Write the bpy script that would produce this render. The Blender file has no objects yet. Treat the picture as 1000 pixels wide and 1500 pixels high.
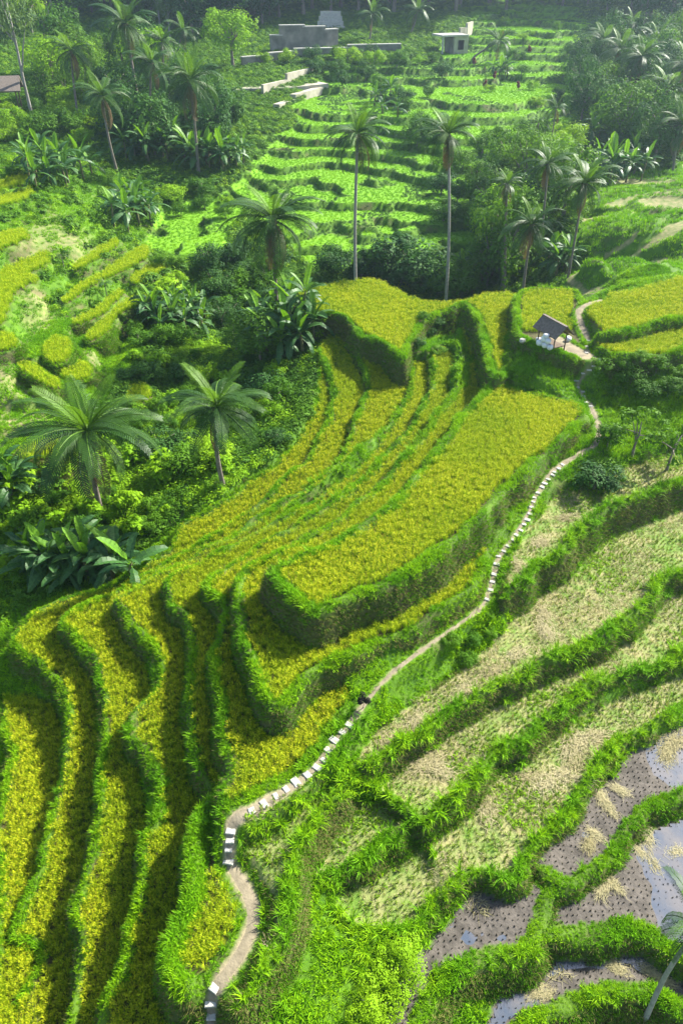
import bpy, math, random
import numpy as np
from mathutils import Vector, Matrix, Euler

rng = np.random.default_rng(7)
random.seed(7)
S = bpy.context.scene
COL = S.collection

# ------------------------------------------------------------------ camera, sky, sun, exposure
CAM_Z, PITCH, FPX = 28.0, math.radians(37.0), 1080.0          # FPX: focal length in pixels of the 1000x1500 photo
cam_d = bpy.data.cameras.new('camera')
cam = bpy.data.objects.new('camera', cam_d)
COL.objects.link(cam)
cam.location = (0, 0, CAM_Z)
cam.rotation_euler = (math.radians(90) - PITCH, 0, 0)
cam_d.sensor_fit = 'VERTICAL'
cam_d.sensor_height = 36.0
cam_d.lens = 36.0 * FPX / 1500.0
cam_d.clip_end = 2000
S.camera = cam

SUN_AZ = math.atan2(0.60, 0.80)          # direction to the sun, from +X towards +Y
SUN_EL = math.radians(39)
world = bpy.data.worlds.new('World')
S.world = world
world.use_nodes = True
wn = world.node_tree
bg = wn.nodes['Background']
sky = wn.nodes.new('ShaderNodeTexSky')
sky.sky_type = 'NISHITA'
sky.sun_disc = False
sky.sun_elevation = SUN_EL
sky.sun_rotation = math.radians(90) - SUN_AZ
sky.air_density = 1.0
sky.dust_density = 1.5
wn.links.new(sky.outputs[0], bg.inputs[0])
bg.inputs[1].default_value = 0.10
sun_d = bpy.data.lights.new('sun', 'SUN')
sun_d.energy = 5.0
sun_d.angle = math.radians(0.6)
sun_d.color = (1.0, 0.96, 0.87)
sun = bpy.data.objects.new('sun', sun_d)
COL.objects.link(sun)
sun.location = (60, 60, 80)
sun.rotation_euler = Vector((math.cos(SUN_AZ) * math.cos(SUN_EL), math.sin(SUN_AZ) * math.cos(SUN_EL), math.sin(SUN_EL))).to_track_quat('Z', 'Y').to_euler()
S.view_settings.view_transform = 'Standard'
S.view_settings.look = 'None'
S.view_settings.exposure = 1.66
S.view_settings.gamma = 1.0
S.view_settings.use_curve_mapping = False
S.render.engine = 'CYCLES'
S.cycles.use_denoising = True
S.cycles.max_bounces = 6
S.cycles.diffuse_bounces = 3
S.cycles.transmission_bounces = 3
S.cycles.transparent_max_bounces = 4
S.cycles.volume_bounces = 0

# ------------------------------------------------------------------ pixel -> world helpers
CP, SP = math.cos(PITCH), math.sin(PITCH)
def ray(px, py):
    px = np.asarray(px, float); py = np.asarray(py, float)
    u = (px - 500.0) / FPX; v = -(py - 750.0) / FPX
    return np.stack([u, CP + v * SP, -SP + v * CP], -1)
def on_plane(px, py, z0, s=0.0, y0=20.0):
    d = ray(px, py)
    t = (z0 - s * y0 - CAM_Z) / (d[..., 2] - s * d[..., 1])
    return d * t[..., None] + np.array([0, 0, CAM_Z])
def to_px(x, y, z):
    dz = z - CAM_Z
    dep = y * CP - dz * SP
    up = y * SP + dz * CP
    dep = np.where(dep < .5, .5, dep)
    return 500 + FPX * x / dep, 750 - FPX * up / dep

# ------------------------------------------------------------------ noise
_perm = rng.random((256, 256))
def vnoise(x, y, s=1.0, o=0):
    x = np.asarray(x) / s + 37.1 * o + 1000; y = np.asarray(y) / s + 91.7 * o + 1000
    xi = np.floor(x).astype(int); yi = np.floor(y).astype(int)
    fx = x - xi; fy = y - yi
    fx = fx * fx * (3 - 2 * fx); fy = fy * fy * (3 - 2 * fy)
    a = _perm[xi & 255, yi & 255]; b = _perm[(xi + 1) & 255, yi & 255]
    c = _perm[xi & 255, (yi + 1) & 255]; d = _perm[(xi + 1) & 255, (yi + 1) & 255]
    return (a * (1 - fx) + b * fx) * (1 - fy) + (c * (1 - fx) + d * fx) * fy - 0.5
def fbm(x, y, s, n=3, o=0):
    r = 0
    for i in range(n):
        r = r + vnoise(x, y, s / 2 ** i, o + i) / 2 ** i
    return r
def sstep(a, b, x):
    t = np.clip((x - a) / (b - a), 0, 1)
    return t * t * (3 - 2 * t)

def smooth_poly(P, n=2, closed=True):
    P = np.array(P, float)
    for _ in range(n):                       # Chaikin, light
        if closed:
            Q = np.roll(P, -1, 0)
            P = np.stack([P * .78 + Q * .22, P * .22 + Q * .78], 1).reshape(-1, P.shape[1])
        else:
            a, b = P[:-1], P[1:]
            P = np.r_[P[:1], np.stack([a * .75 + b * .25, a * .25 + b * .75], 1).reshape(-1, P.shape[1]), P[-1:]]
    return P

# ------------------------------------------------------------------ terraces traced along their lips (photo pixel, levels in metres)
# (name, kind, level at y=20 m, level at y=55 m, wall steepness, bund height, points)
TER = []
# how many of each terrace's last points only close the outline uphill (no bank there)
INNER = dict(terrace_b=5, terrace_c=7, terrace_d=8, terrace_e=11, terrace_f=12, terrace_g=9, terrace_h=7, terrace_u1=9, terrace_u2=3, terrace_u4=4, terrace_u5=3, field_r1=8, field_r2=11, field_r3=8, field_r4=8, field_r5=6, field_r6=6, field_r6b=5, field_r7=9, field_fa=6, field_fb=9, field_fc=4)
def ter(name, kind, zf, zb, pts, wall=5.0, bund=0.30, bw=0.55):
    s = (zb - zf) / 35.0
    P = np.array(pts, float)
    W = on_plane(P[:, 0], P[:, 1], zf, s)
    n_in = INNER.get(name, 0)
    lip = smooth_poly(W[:len(W) - n_in, :2], 2, closed=n_in == 0)
    TER.append(dict(name=name, kind=kind, zf=zf, s=s, W=W[:, :2], lip=lip, open=n_in > 0, wall=wall, bund=bund, bw=bw))
ter('terrace_top', 'rice', 5.2, 5.2, [(715,563),(692,590),(674,609),(650,639),(620,681),(584,726),(554,752),(500,786),(450,812),(400,828),(387,842),(405,868),(425,890),(446,907),(470,907),(500,892),(550,872),(600,850),(650,817),(700,778),(730,744),(745,718),(781,693),(815,660),(856,624),(863,604),(850,592),(800,580),(760,572)], bw=.62)
ter('terrace_b', 'rice', 3.5, 4.4, [(664,488),(680,526),(677,556),(656,590),(632,613),(620,640),(602,664),(572,687),(556,712),(528,732),(500,755),(465,778),(430,798),(395,815),(352,838),(338,860),(342,890),(353,940),(363,985),(377,1027),(388,1046),(410,1044),(430,1028),(460,997),(500,980),(560,950),(620,922),(670,890),(700,858),(715,828),(735,795),(760,760),(780,722),(797,702),(790,650),(740,600),(705,560),(699,520),(688,488)], bw=.5)
ter('terrace_c', 'rice', 2.3, 3.9, [(629,520),(632,556),(620,586),(605,619),(587,643),(572,664),(539,694),(485,742),(460,752),(430,775),(400,790),(364,813),(320,836),(300,857),(304,880),(326,900),(314,945),(311,1000),(317,1045),(320,1090),(332,1116),(328,1140),(320,1155),(318,1190),(324,1202),(348,1190),(400,1163),(450,1127),(480,1093),(500,1060),(520,1032),(500,1000),(450,950),(450,850),(560,720),(650,600),(668,530),(650,510)], bw=.41)
ter('terrace_d', 'rice', 1.25, 3.5, [(599,545),(596,588),(572,622),(554,649),(542,673),(521,691),(485,715),(440,745),(400,768),(358,785),(310,816),(262,838),(242,856),(240,875),(246,897),(268,905),(272,930),(278,970),(277,1006),(272,1045),(272,1065),(281,1110),(296,1155),(302,1180),(335,1170),(345,1000),(330,850),(420,790),(540,700),(610,620),(640,560),(620,530)], bw=.41)
ter('terrace_patch', 'rice', 1.3, 1.3, [(302,1180),(280,1218),(275,1240),(277,1261),(266,1322),(248,1365),(238,1408),(245,1437),(259,1459),(306,1462),(330,1445),(358,1412),(383,1365),(390,1330),(382,1300),(360,1275),(345,1262),(340,1230),(335,1190)], bw=.75)
ter('terrace_e', 'rice', 0.2, 3.3, [(500,495),(518,522),(530,544),(537,568),(533,590),(524,603),(515,625),(500,661),(485,688),(464,706),(440,722),(415,737),(385,757),(370,770),(310,800),(250,829),(200,858),(172,875),(160,886),(177,910),(195,931),(222,955),(231,976),(231,1000),(222,1015),(195,1042),(189,1077),(192,1095),(213,1107),(219,1134),(228,1170),(231,1200),(210,1230),(204,1250),(205,1268),(198,1304),(187,1347),(176,1387),(173,1423),(155,1455),(144,1484),(125,1560),(320,1560),(310,1470),(260,1440),(290,1200),(300,1000),(280,860),(420,760),(560,640),(610,560),(600,530),(545,500)], bw=.41)
ter('terrace_f', 'rice', -0.85, 3.0, [(462,520),(476,544),(485,568),(485,604),(476,622),(457,649),(454,668),(433,686),(406,710),(397,722),(382,737),(340,767),(295,794),(250,818),(207,848),(168,868),(132,884),(102,899),(78,914),(90,928),(114,940),(129,968),(138,994),(146,1025),(153,1068),(150,1104),(141,1131),(141,1164),(147,1194),(135,1230),(122,1268),(108,1315),(99,1344),(108,1372),(112,1408),(112,1452),(97,1498),(80,1560),(260,1560),(190,1400),(220,1250),(210,1100),(225,1000),(190,900),(300,812),(480,705),(530,620),(535,560),(505,495),(480,490)], bw=.41)
ter('terrace_g', 'rice', -1.9, 2.7, [(462,545),(460,595),(444,630),(427,656),(400,683),(364,710),(331,734),(280,761),(256,778),(247,806),(210,832),(162,856),(90,883),(36,907),(15,937),(27,964),(60,985),(81,1003),(99,1045),(99,1059),(93,1089),(90,1140),(81,1170),(75,1206),(60,1242),(54,1264),(40,1308),(25,1344),(7,1372),(11,1390),(47,1401),(54,1416),(43,1441),(22,1466),(11,1488),(-15,1560),(160,1560),(130,1400),(150,1150),(140,1000),(110,922),(300,805),(440,705),(485,600),(490,545)], bw=.41)
ter('terrace_h', 'rice', -2.9, -2.9, [(-40,1035),(5,1040),(6,1065),(12,1110),(6,1149),(0,1182),(-15,1240),(-2,1290),(-3,1330),(-15,1380),(-5,1410),(-30,1460),(-60,1580),(60,1580),(50,1450),(80,1300),(110,1100),(100,1040),(60,1028),(20,1022)], bw=.41)
ter('terrace_u1', 'rice', 4.6, 4.7, [(440,455),(455,464),(478,464),(500,468),(515,480),(525,494),(545,503),(565,510),(578,523),(590,533),(598,520),(605,498),(618,478),(640,464),(665,458),(690,448),(685,440),(650,447),(600,440),(575,425),(560,415),(540,410),(500,417),(455,424),(435,434)], bw=.5)
ter('terrace_u2', 'rice', 5.8, 5.8, [(680,452),(692,470),(701,490),(707,520),(712,552),(724,562),(745,556),(750,530),(752,500),(760,440),(750,430),(690,437)], bw=.7)
ter('terrace_u3', 'rice', 7.0, 7.0, [(750,432),(768,426),(848,426),(860,455),(870,480),(872,518),(860,526),(830,530),(800,524),(772,510),(755,500),(752,470)], bw=.55)
ter('terrace_u4', 'rice', 7.7, 7.7, [(868,497),(900,494),(940,487),(1000,472),(1100,450),(1150,380),(1000,408),(930,428),(875,438),(860,455),(858,478)], bw=.5)
ter('terrace_u5', 'rice', 7.1, 7.1, [(862,500),(866,517),(900,527),(950,528),(1010,520),(1150,500),(1150,460),(1000,465),(900,488)], bw=.45)
# right flank, harvested
ter('field_r1', 'stubble', 3.4, 3.4, [(1080,690),(1010,710),(960,730),(930,738),(890,753),(862,776),(835,803),(815,826),(785,836),(770,858),(748,872),(732,880),(738,850),(752,812),(775,775),(800,735),(845,712),(910,685),(1000,655),(1080,640)], wall=3.5, bw=.42)
ter('field_r2', 'stubble', 2.0, 2.0, [(1100,825),(1005,848),(966,860),(952,888),(930,916),(895,932),(868,950),(835,966),(800,978),(772,998),(740,1010),(700,1028),(655,1053),(620,1083),(580,1100),(560,1125),(540,1135),(520,1120),(545,1075),(600,1035),(680,985),(735,930),(770,880),(800,840),(850,790),(900,760),(1000,720),(1100,700)], wall=3.5, bw=.42)
ter('field_r3', 'stubble', 1.25, 1.25, [(1100,930),(1005,948),(975,983),(940,986),(905,993),(880,1006),(850,1028),(815,1058),(795,1083),(765,1098),(730,1110),(712,1138),(680,1173),(650,1203),(625,1223),(600,1213),(572,1185),(560,1160),(575,1120),(620,1100),(700,1050),(800,1000),(900,940),(960,880),(1100,840)], wall=3.5, bw=.42)
ter('field_r4', 'stubble', 0.6, 0.6, [(1100,1010),(1005,1043),(955,1076),(910,1098),(886,1116),(874,1138),(862,1173),(845,1203),(816,1216),(790,1236),(775,1260),(776,1296),(740,1302),(705,1290),(672,1303),(645,1323),(640,1290),(625,1240),(650,1210),(700,1160),(750,1110),(850,1050),(950,1000),(1100,950)], wall=3.5, bw=.42)
ter('field_r5', 'wet', 0.2, 0.2, [(1100,1120),(1005,1170),(960,1198),(930,1224),(916,1256),(885,1286),(852,1306),(822,1316),(800,1290),(775,1262),(800,1235),(860,1190),(900,1120),(1000,1060),(1100,1020)], wall=3.5, bund=.22)
ter('field_r6', 'wet', -0.15, -0.15, [(790,1382),(820,1388),(865,1388),(900,1384),(925,1374),(955,1382),(982,1405),(1010,1415),(1100,1440),(1100,1150),(1000,1190),(930,1240),(880,1300),(820,1325),(800,1340)], wall=3.5, bund=.22, bw=.7)
ter('field_r6b', 'wet', 0.05, 0.05, [(822,1310),(806,1330),(795,1375),(782,1400),(750,1408),(705,1415),(672,1432),(640,1470),(615,1530),(540,1560),(590,1440),(650,1350),(700,1300),(770,1290)], wall=1.6, bund=.22, bw=.6)
ter('field_r7', 'wet', -0.75, -0.75, [(760,1540),(800,1503),(850,1480),(890,1468),(940,1472),(1000,1500),(1100,1540),(1100,1430),(1000,1415),(950,1385),(880,1390),(790,1392),(770,1430),(730,1450),(705,1500),(690,1560)], wall=1.6, bund=.22, bw=.7)
ter('field_fa', 'stubble_green', 1.0, 1.0, [(476,1288),(518,1280),(560,1255),(600,1228),(575,1190),(545,1172),(500,1185),(465,1225),(445,1262),(455,1285)], wall=2.5, bw=.4)
ter('field_fb', 'stubble_green', 1.6, 1.6, [(515,1170),(485,1191),(461,1221),(440,1257),(428,1296),(425,1332),(425,1378),(398,1420),(368,1452),(345,1480),(335,1475),(370,1430),(398,1370),(400,1320),(380,1275),(355,1235),(370,1205),(430,1172),(480,1150)], wall=1.5, bw=.45)
ter('field_fc', 'stubble_green', 0.45, 0.45, [(640,1325),(610,1365),(585,1378),(545,1380),(500,1370),(480,1330),(500,1300),(550,1275),(605,1235),(635,1265)], wall=2.5, bw=.4)
# left hillside patches
LF = [
 ('field_l1', [(-15,405),(18,392),(54,374),(78,372),(72,390),(42,404),(58,408),(50,418),(22,428),(16,455),(10,476),(-15,480)], 3.5),
 ('field_l2', [(88,440),(120,418),(150,400),(180,380),(204,363),(218,362),(222,375),(205,388),(168,405),(132,422),(105,445),(92,449)], 2.3),
 ('field_l3', [(102,394),(140,370),(170,350),(180,358),(150,378),(115,400)], 2.9),
 ('field_l4', [(122,495),(140,480),(160,458),(182,442),(219,433),(219,446),(185,457),(167,470),(159,490),(148,499),(130,503)], 1.6),
 ('field_l5', [(218,427),(255,402),(268,413),(228,431)], 1.3),
 ('field_l6', [(64,505),(84,493),(111,502),(107,526),(78,538),(62,520)], 2.0),
 ('field_l7', [(-15,487),(24,490),(29,511),(-15,522)], 2.9),
 ('field_l8', [(88,538),(126,529),(143,544),(129,560),(96,560)], 1.4),
 ('field_l9', [(20,668),(54,646),(97,646),(88,672),(45,680)], 0.6),
 ('field_l10', [(-15,272),(40,255),(48,268),(-15,286)], 6.6),
 ('field_l11', [(-15,292),(48,272),(58,288),(-15,310)], 6.0),
 ('field_l13', [(100,472),(140,455),(175,424),(187,431),(152,463),(110,482)], 1.9),
 ('field_l14', [(25,525),(60,538),(96,566),(84,578),(44,556),(18,538)], 1.75),
 ('field_l15', [(183,411),(228,385),(252,392),(206,421)], 1.7),
 ('field_l16', [(-15,348),(30,335),(52,345),(22,362),(-15,370)], 5.0),
 ('field_l12', [(180,572),(215,560),(232,585),(190,598)], 0.2)]
for nm, pts, z in LF:
    ter(nm, 'rice', z, z, pts, wall=1.6, bund=.08, bw=.12)

# ------------------------------------------------------------------ base ground: control points
PATH = [(864,592,4.95),(873,615,4.85),(879,648,4.6),(850,664,4.45),(815,684,4.3),(800,700,4.15),(785,725,3.95),(770,760,3.75),(745,795,3.55),(727,820,3.4),(721,852,3.2),(712,880,3.05),(700,895,3.0),(650,930,3.0),(600,965,2.92),(570,988,2.85),(540,1022,2.72),(511,1063,2.6),(480,1102,2.5),(450,1138,2.45),(400,1171,2.45),(368,1190,2.45),(345,1196,2.4),(338,1218,2.15),(336,1245,1.9),(336,1266,1.4),(350,1285,1.3),(368,1318,1.3),(373,1340,1.3),(368,1365,1.3),(350,1403,1.3),(314,1449,1.25),(310,1472,.8),(309,1492,.5),(306,1540,.2)]
PATH2 = [(862,500,7.0),(848,470,7.35),(846,455,7.6),(858,446,7.7),(880,440,7.7)]
STAIR = [(858,508,6.95),(862,522,6.9),(877,530,6.7),(874,539,6.4),(861,547,6.1),(849,556,5.8),(844,566,5.5),(852,578,5.2),(864,594,4.95)]
YARD = [(815,497,7.0),(838,512,7.0),(856,521,6.95)]
CTL = [(760,545,6.2),(800,552,6.2),(830,555,6.0),(735,562,5.6),(900,545,6.1),(960,545,6.3),(900,575,5.3),(960,590,5.2),(900,630,4.6),(980,640,4.4),(1050,600,5),
 (850,695,4.0),(930,675,3.9),(1100,700,3.4),(1100,850,2.0),(1100,1000,1.2),(1100,1200,.0),(1100,1400,-.8),(1000,1540,-1.7),(880,1520,-1.6),(800,1560,-1.7),(690,1500,-.7),(720,1460,-.6),
 (560,1020,2.0),(640,985,1.9),(690,930,2.1),(520,1110,2.1),(430,1190,1.7),(460,1400,.9),(450,1460,.6),(550,1420,.4),(520,1500,.1),(400,1480,1.0),(350,1520,.6),(600,1400,.15),
 (620,950,3.1),(560,970,3.05),(500,1030,2.8),
 (440,570,1.9),(430,600,1.5),(400,650,1.2),(340,690,.8),(280,735,.2),(230,790,-.9),(150,835,-1.8),(60,870,-2.4),(0,900,-2.9),(-60,950,-3.6),(20,1000,-2.7),(60,1015,-2.6),(-80,1100,-4.2),(-80,1300,-4.6),
 (350,600,-.6),(250,680,-1.2),(180,740,-1.8),(80,790,-2.5),(0,830,-3.0),(-100,900,-3.8),(420,530,1.6),(380,500,-1),(445,500,2.4),(330,460,-1.6),(400,430,-1.2),
 (250,560,-.5),(180,600,0),(100,620,.4),(30,640,.6),(-60,650,1),(60,565,1.5),(0,590,1.4),(150,520,1.1),(45,535,2),(220,490,.5),(260,445,.4),(150,440,1.8),(60,460,2.7),(120,410,2.6),(60,360,4.2),(0,360,4.9),(60,330,5),(130,320,4.2),(0,320,5.6),(60,250,6.8),(0,230,7.6),(-100,300,8),(-100,500,4),(-100,750,-1),
 (330,400,.1),(260,370,.9),(200,330,1.6),(300,340,1.8),(380,370,.6),(440,400,-.6),(900,400,6.2),(960,385,6.4),(900,340,6.0),(950,280,6.2),(1000,300,6.5),(850,300,4.6),(840,390,5.0),(800,340,3.0),(1100,300,7)]
W3 = [(0,68,-2.5),(5,76,-2.5),(12,72,-2.2),(-6,78,-1),(20,68,0),(18,80,-1.2),(26,72,2),(-8,66,-2)]
for x in (-170, -110, -60, -30, 0, 30, 60, 110, 170):
    for y, z in ((110, 3.4), (140, 7), (170, 10.5), (200, 15), (230, 20), (280, 30), (350, 44)):
        W3.append((x, y, z + (1.5 if abs(x) > 100 else 0)))
for x in (-20, 0, 15): W3.append((x, 88, .6))
W3 += [(-90, 85, 9), (-90, 60, 8), (-60, 30, 0), (-60, 0, -4), (0, -10, -1), (60, 0, -1), (60, 30, 2), (70, 60, 8), (70, 90, 7), (-20, -10, -3), (30, -10, -2)]
C3 = []
for lst in (CTL, PATH[::2], STAIR[::3]):
    for px, py, z in lst:
        C3.append(on_plane(np.array(px), np.array(py), z))
C3 = np.array([tuple(c) for c in C3] + W3)
def _ker(d2): return -np.sqrt(d2 + 9.0)
_n = len(C3)
_A = np.zeros((_n + 3, _n + 3))
_dx = C3[:, None, :2] - C3[None, :, :2]
_A[:_n, :_n] = _ker((_dx ** 2).sum(-1)) + np.eye(_n) * 0.15
_A[:_n, _n:] = np.c_[np.ones(_n), C3[:, :2]]
_A[_n:, :_n] = _A[:_n, _n:].T
_w = np.linalg.solve(_A, np.r_[C3[:, 2], 0, 0, 0])
def base_h(x, y):
    sh = x.shape; x = x.ravel(); y = y.ravel(); out = np.empty_like(x)
    for i in range(0, len(x), 60000):
        a, b = x[i:i + 60000], y[i:i + 60000]
        d2 = (a[:, None] - C3[None, :, 0]) ** 2 + (b[:, None] - C3[None, :, 1]) ** 2
        out[i:i + 60000] = _ker(d2) @ _w[:_n] + _w[_n] + _w[_n + 1] * a + _w[_n + 2] * b
    return out.reshape(sh)

def seg_dist(x, y, P, closed=True):
    """distance to a polyline, and inside test (even-odd) when closed"""
    d2 = np.full(x.shape, 1e9); ins = np.zeros(x.shape, bool)
    n = len(P)
    for i in range(n if closed else n - 1):
        ax, ay = P[i][:2]; bx, by = P[(i + 1) % n][:2]
        ex, ey = bx - ax, by - ay
        t = np.clip(((x - ax) * ex + (y - ay) * ey) / (ex * ex + ey * ey + 1e-9), 0, 1)
        d2 = np.minimum(d2, (x - ax - t * ex) ** 2 + (y - ay - t * ey) ** 2)
        if closed:
            c = (ay > y) != (by > y)
            with np.errstate(divide='ignore', invalid='ignore'):
                xi = ax + (y - ay) * ex / (ey if abs(ey) > 1e-9 else 1e-9)
            ins ^= c & (x < xi)
    return np.sqrt(d2), ins
def spacing(a, b, d): return list(np.arange(a, b, d))
gx = [-170, -150, -135, -120] + spacing(-110, -60, 1.0) + spacing(-60, -27, 0.45) + spacing(-27, 29, 0.145) + spacing(29, 60, 0.45) + spacing(60, 110, 1.0) + [110, 120, 135, 150, 170]
gy = [-12, -8, -4, 0, 3] + spacing(5, 64, 0.145) + spacing(64, 130, 0.36) + spacing(130, 232, 0.6) + spacing(232, 350, 3.0)
gx = np.array(gx); gy = np.array(gy)
NX, NY = len(gx), len(gy)
X, Y = np.meshgrid(gx, gy)
H = base_h(X, Y)
H += fbm(X, Y, 7, 3, 3) * 0.35 * sstep(60, 75, Y) + fbm(X, Y, 3, 3, 5) * 0.22
# far hillside: contour terraces
PXg, PYg = to_px(X, Y, H)
PXg = PXg + fbm(X, Y, 9, 3, 23) * 45; PYg = PYg + fbm(X, Y, 9, 3, 27) * 25
def px_mask(poly, soft=12):
    d, i = seg_dist(PXg, PYg, np.array(poly, float))
    return sstep(-soft, soft, np.where(i, d, -d)) * (Y > 60)
farT = px_mask([(215,340),(240,285),(330,280),(370,205),(440,170),(470,100),(520,78),(640,85),(690,8),(850,8),(870,110),(810,230),(740,310),(690,400),(560,400),(470,400),(430,330),(360,310),(340,385),(250,380)])
farR = px_mask([(800,425),(850,290),(900,255),(1060,235),(1060,390),(900,425)], 8)
warp = fbm(X, Y, 26, 3, 11) * 2.8 + fbm(X, Y, 7, 3, 15) * 1.0
step = np.where(Y > 125, 1.05, .88)
q = (H + warp) / step
fq = q - np.floor(q)
Hq = (np.floor(q) + sstep(0.86, 0.97, fq)) * step
qR = (H * .6 + fbm(X, Y, 9, 2, 31) * 3.0) / 0.9
fR = qR - np.floor(qR)
HR = H + (sstep(.7, .95, fR) - fR) * 0.9
H = H * (1 - farT) + Hq * farT
dL, iL = seg_dist(PXg, PYg, np.array([(-60,380),(60,345),(150,335),(265,385),(250,430),(210,520),(150,620),(-60,650)], float))
leftT = sstep(-8, 14, np.where(iL, dL, -dL)) * ((Y > 30) & (Y < 95) & (X < -12))
qL = (H + fbm(X, Y, 6, 2, 17) * .9) / .95
fL = qL - np.floor(qL)
H = H + leftT * ((np.floor(qL) + sstep(.72, .92, fL)) * .95 - fbm(X, Y, 6, 2, 17) * .5 - H)
H = H * (1 - farR) + HR * farR
tread = np.where(farT > .5, 1 - sstep(.74, .8, fq), 0.0)
rim = np.where(farT > .5, sstep(.7, .8, fq) * (1 - sstep(.82, .88, fq)), 0)
H += 0.12 * rim
# terraces
own = np.full(X.shape, -1); din = np.zeros(X.shape); wallm = np.zeros(X.shape); sdlow = np.full(X.shape, 99.0)
wx = X + fbm(X, Y, 1.5, 3, 41) * 0.34; wy = Y + fbm(X, Y, 1.5, 3, 47) * 0.34
def lvl(t, y): return t['zf'] + t['s'] * (y - 20)
for ti, t in sorted(enumerate(TER), key=lambda e: lvl(e[1], e[1]['W'][:, 1].mean())):
    P = smooth_poly(t['W'], 2)
    t['P'] = P
    x0, y0 = P.min(0) - 4; x1, y1 = P.max(0) + 4
    i0, i1 = np.searchsorted(gy, [y0, y1]); j0, j1 = np.searchsorted(gx, [x0, x1])
    sl = (slice(i0, i1), slice(j0, j1))
    d, ins = seg_dist(wx[sl], wy[sl], P)
    L = lvl(t, Y[sl])
    dl = seg_dist(wx[sl], wy[sl], t['lip'], closed=not t['open'])[0]
    bund = t['bund'] * (1 + 1.5 * fbm(X[sl], Y[sl], 1.6, 2, 151)) * np.exp(-((dl - 0.28) / (0.5 * t['bw'])) ** 2)
    h = H[sl]; o = own[sl]; di = din[sl]; wm = wallm[sl]
    hin = L + bund
    cut = (~ins) & (o < 0) & (h > L) & (d < 4)
    h[cut] = np.minimum(h, L + 2.2 * d + .1)[cut]
    take = ins & ((o < 0) | (hin > h))
    h[take] = hin[take]; o[take] = ti; di[take] = dl[take]; wm[take] = 0
    k = t['wall']
    hw = L + t['bund'] * .6 - k * d + fbm(X[sl], Y[sl], .9, 2, 61) * .25
    up = (~ins) & (hw > h) & (d < 3.5)
    h[up] = hw[up]; o[up] = -1; wm[up] = 1
    H[sl] = h; own[sl] = o; din[sl] = di; wallm[sl] = wm
# footpath bed
def path_world(lst, hw, n=3):
    """points (x, y, z, half width)"""
    P = [(*on_plane(np.array(a), np.array(b), c), hw(a, b) if callable(hw) else hw) for a, b, c in lst]
    return smooth_poly(np.array(P, float), n, closed=False)
def main_hw(px, py):
    if py < 690: return .20
    if py < 1075: return .15
    if py < 1130: return .17
    if py < 1200: return .19 + .16 * (py - 1130) / 60
    if py < 1275: return .24
    return .31 if py < 1460 else .2
pathd = np.full(X.shape, 99.0)
PATHS = [path_world(PATH, main_hw), path_world(PATH2, .26), path_world(STAIR, .13), path_world(YARD, .62)]
for P in PATHS:
    x0, y0 = P[:, :2].min(0) - 2; x1, y1 = P[:, :2].max(0) + 2
    i0, i1 = np.searchsorted(gy, [y0, y1]); j0, j1 = np.searchsorted(gx, [x0, x1])
    sl = (slice(i0, i1), slice(j0, j1))
    best = np.full(X[sl].shape, 99.0); zz = np.zeros_like(best)
    for a, b in zip(P[:-1], P[1:]):
        e = b - a
        tt = np.clip(((X[sl] - a[0]) * e[0] + (Y[sl] - a[1]) * e[1]) / (e[0] ** 2 + e[1] ** 2 + 1e-9), 0, 1)
        dd = np.hypot(X[sl] - a[0] - tt * e[0], Y[sl] - a[1] - tt * e[1]) - (a[3] + tt * e[3])
        m = dd < best
        best[m] = dd[m]; zz[m] = (a[2] + tt * e[2])[m]
    w = 1 - sstep(.1, .5, best)
    H[sl] = H[sl] * (1 - w) + zz * w
    pathd[sl] = np.minimum(pathd[sl], best)
GYx, GXx = np.gradient(H, gy, gx)
SLOPE = np.hypot(GXx, GYx)

def gidx(x, y):
    return (np.clip(np.searchsorted(gy, y) - 1, 0, NY - 2), np.clip(np.searchsorted(gx, x) - 1, 0, NX - 2))
def bil(F, x, y):
    x = np.asarray(x, float); y = np.asarray(y, float)
    i, j = gidx(x, y)
    fx = np.clip((x - gx[j]) / (gx[j + 1] - gx[j]), 0, 1); fy = np.clip((y - gy[i]) / (gy[i + 1] - gy[i]), 0, 1)
    return (F[i, j] * (1 - fx) + F[i, j + 1] * fx) * (1 - fy) + (F[i + 1, j] * (1 - fx) + F[i + 1, j + 1] * fx) * fy
def near(F, x, y):
    i, j = gidx(x, y)
    i = i + (np.abs(gy[i + 1] - y) < np.abs(gy[i] - y)); j = j + (np.abs(gx[j + 1] - x) < np.abs(gx[j] - x))
    return F[i, j]
def hz(x, y): return float(bil(H, x, y))
_ts = np.concatenate([np.arange(10, 90, .12), np.arange(90, 400, .5)])
def hit(px, py):
    d = ray(px, py)
    x, y, z = d[0] * _ts, d[1] * _ts, CAM_Z + d[2] * _ts
    b = np.nonzero(bil(H, x, y) >= z)[0]
    k = b[0] if len(b) else len(_ts) - 1
    return Vector((x[k], y[k], hz(x[k], y[k])))
def at_y(px, py, Yw):
    d = ray(px, py); t = Yw / d[1]
    return Vector((d[0] * t, Yw, CAM_Z + d[2] * t))

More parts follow.
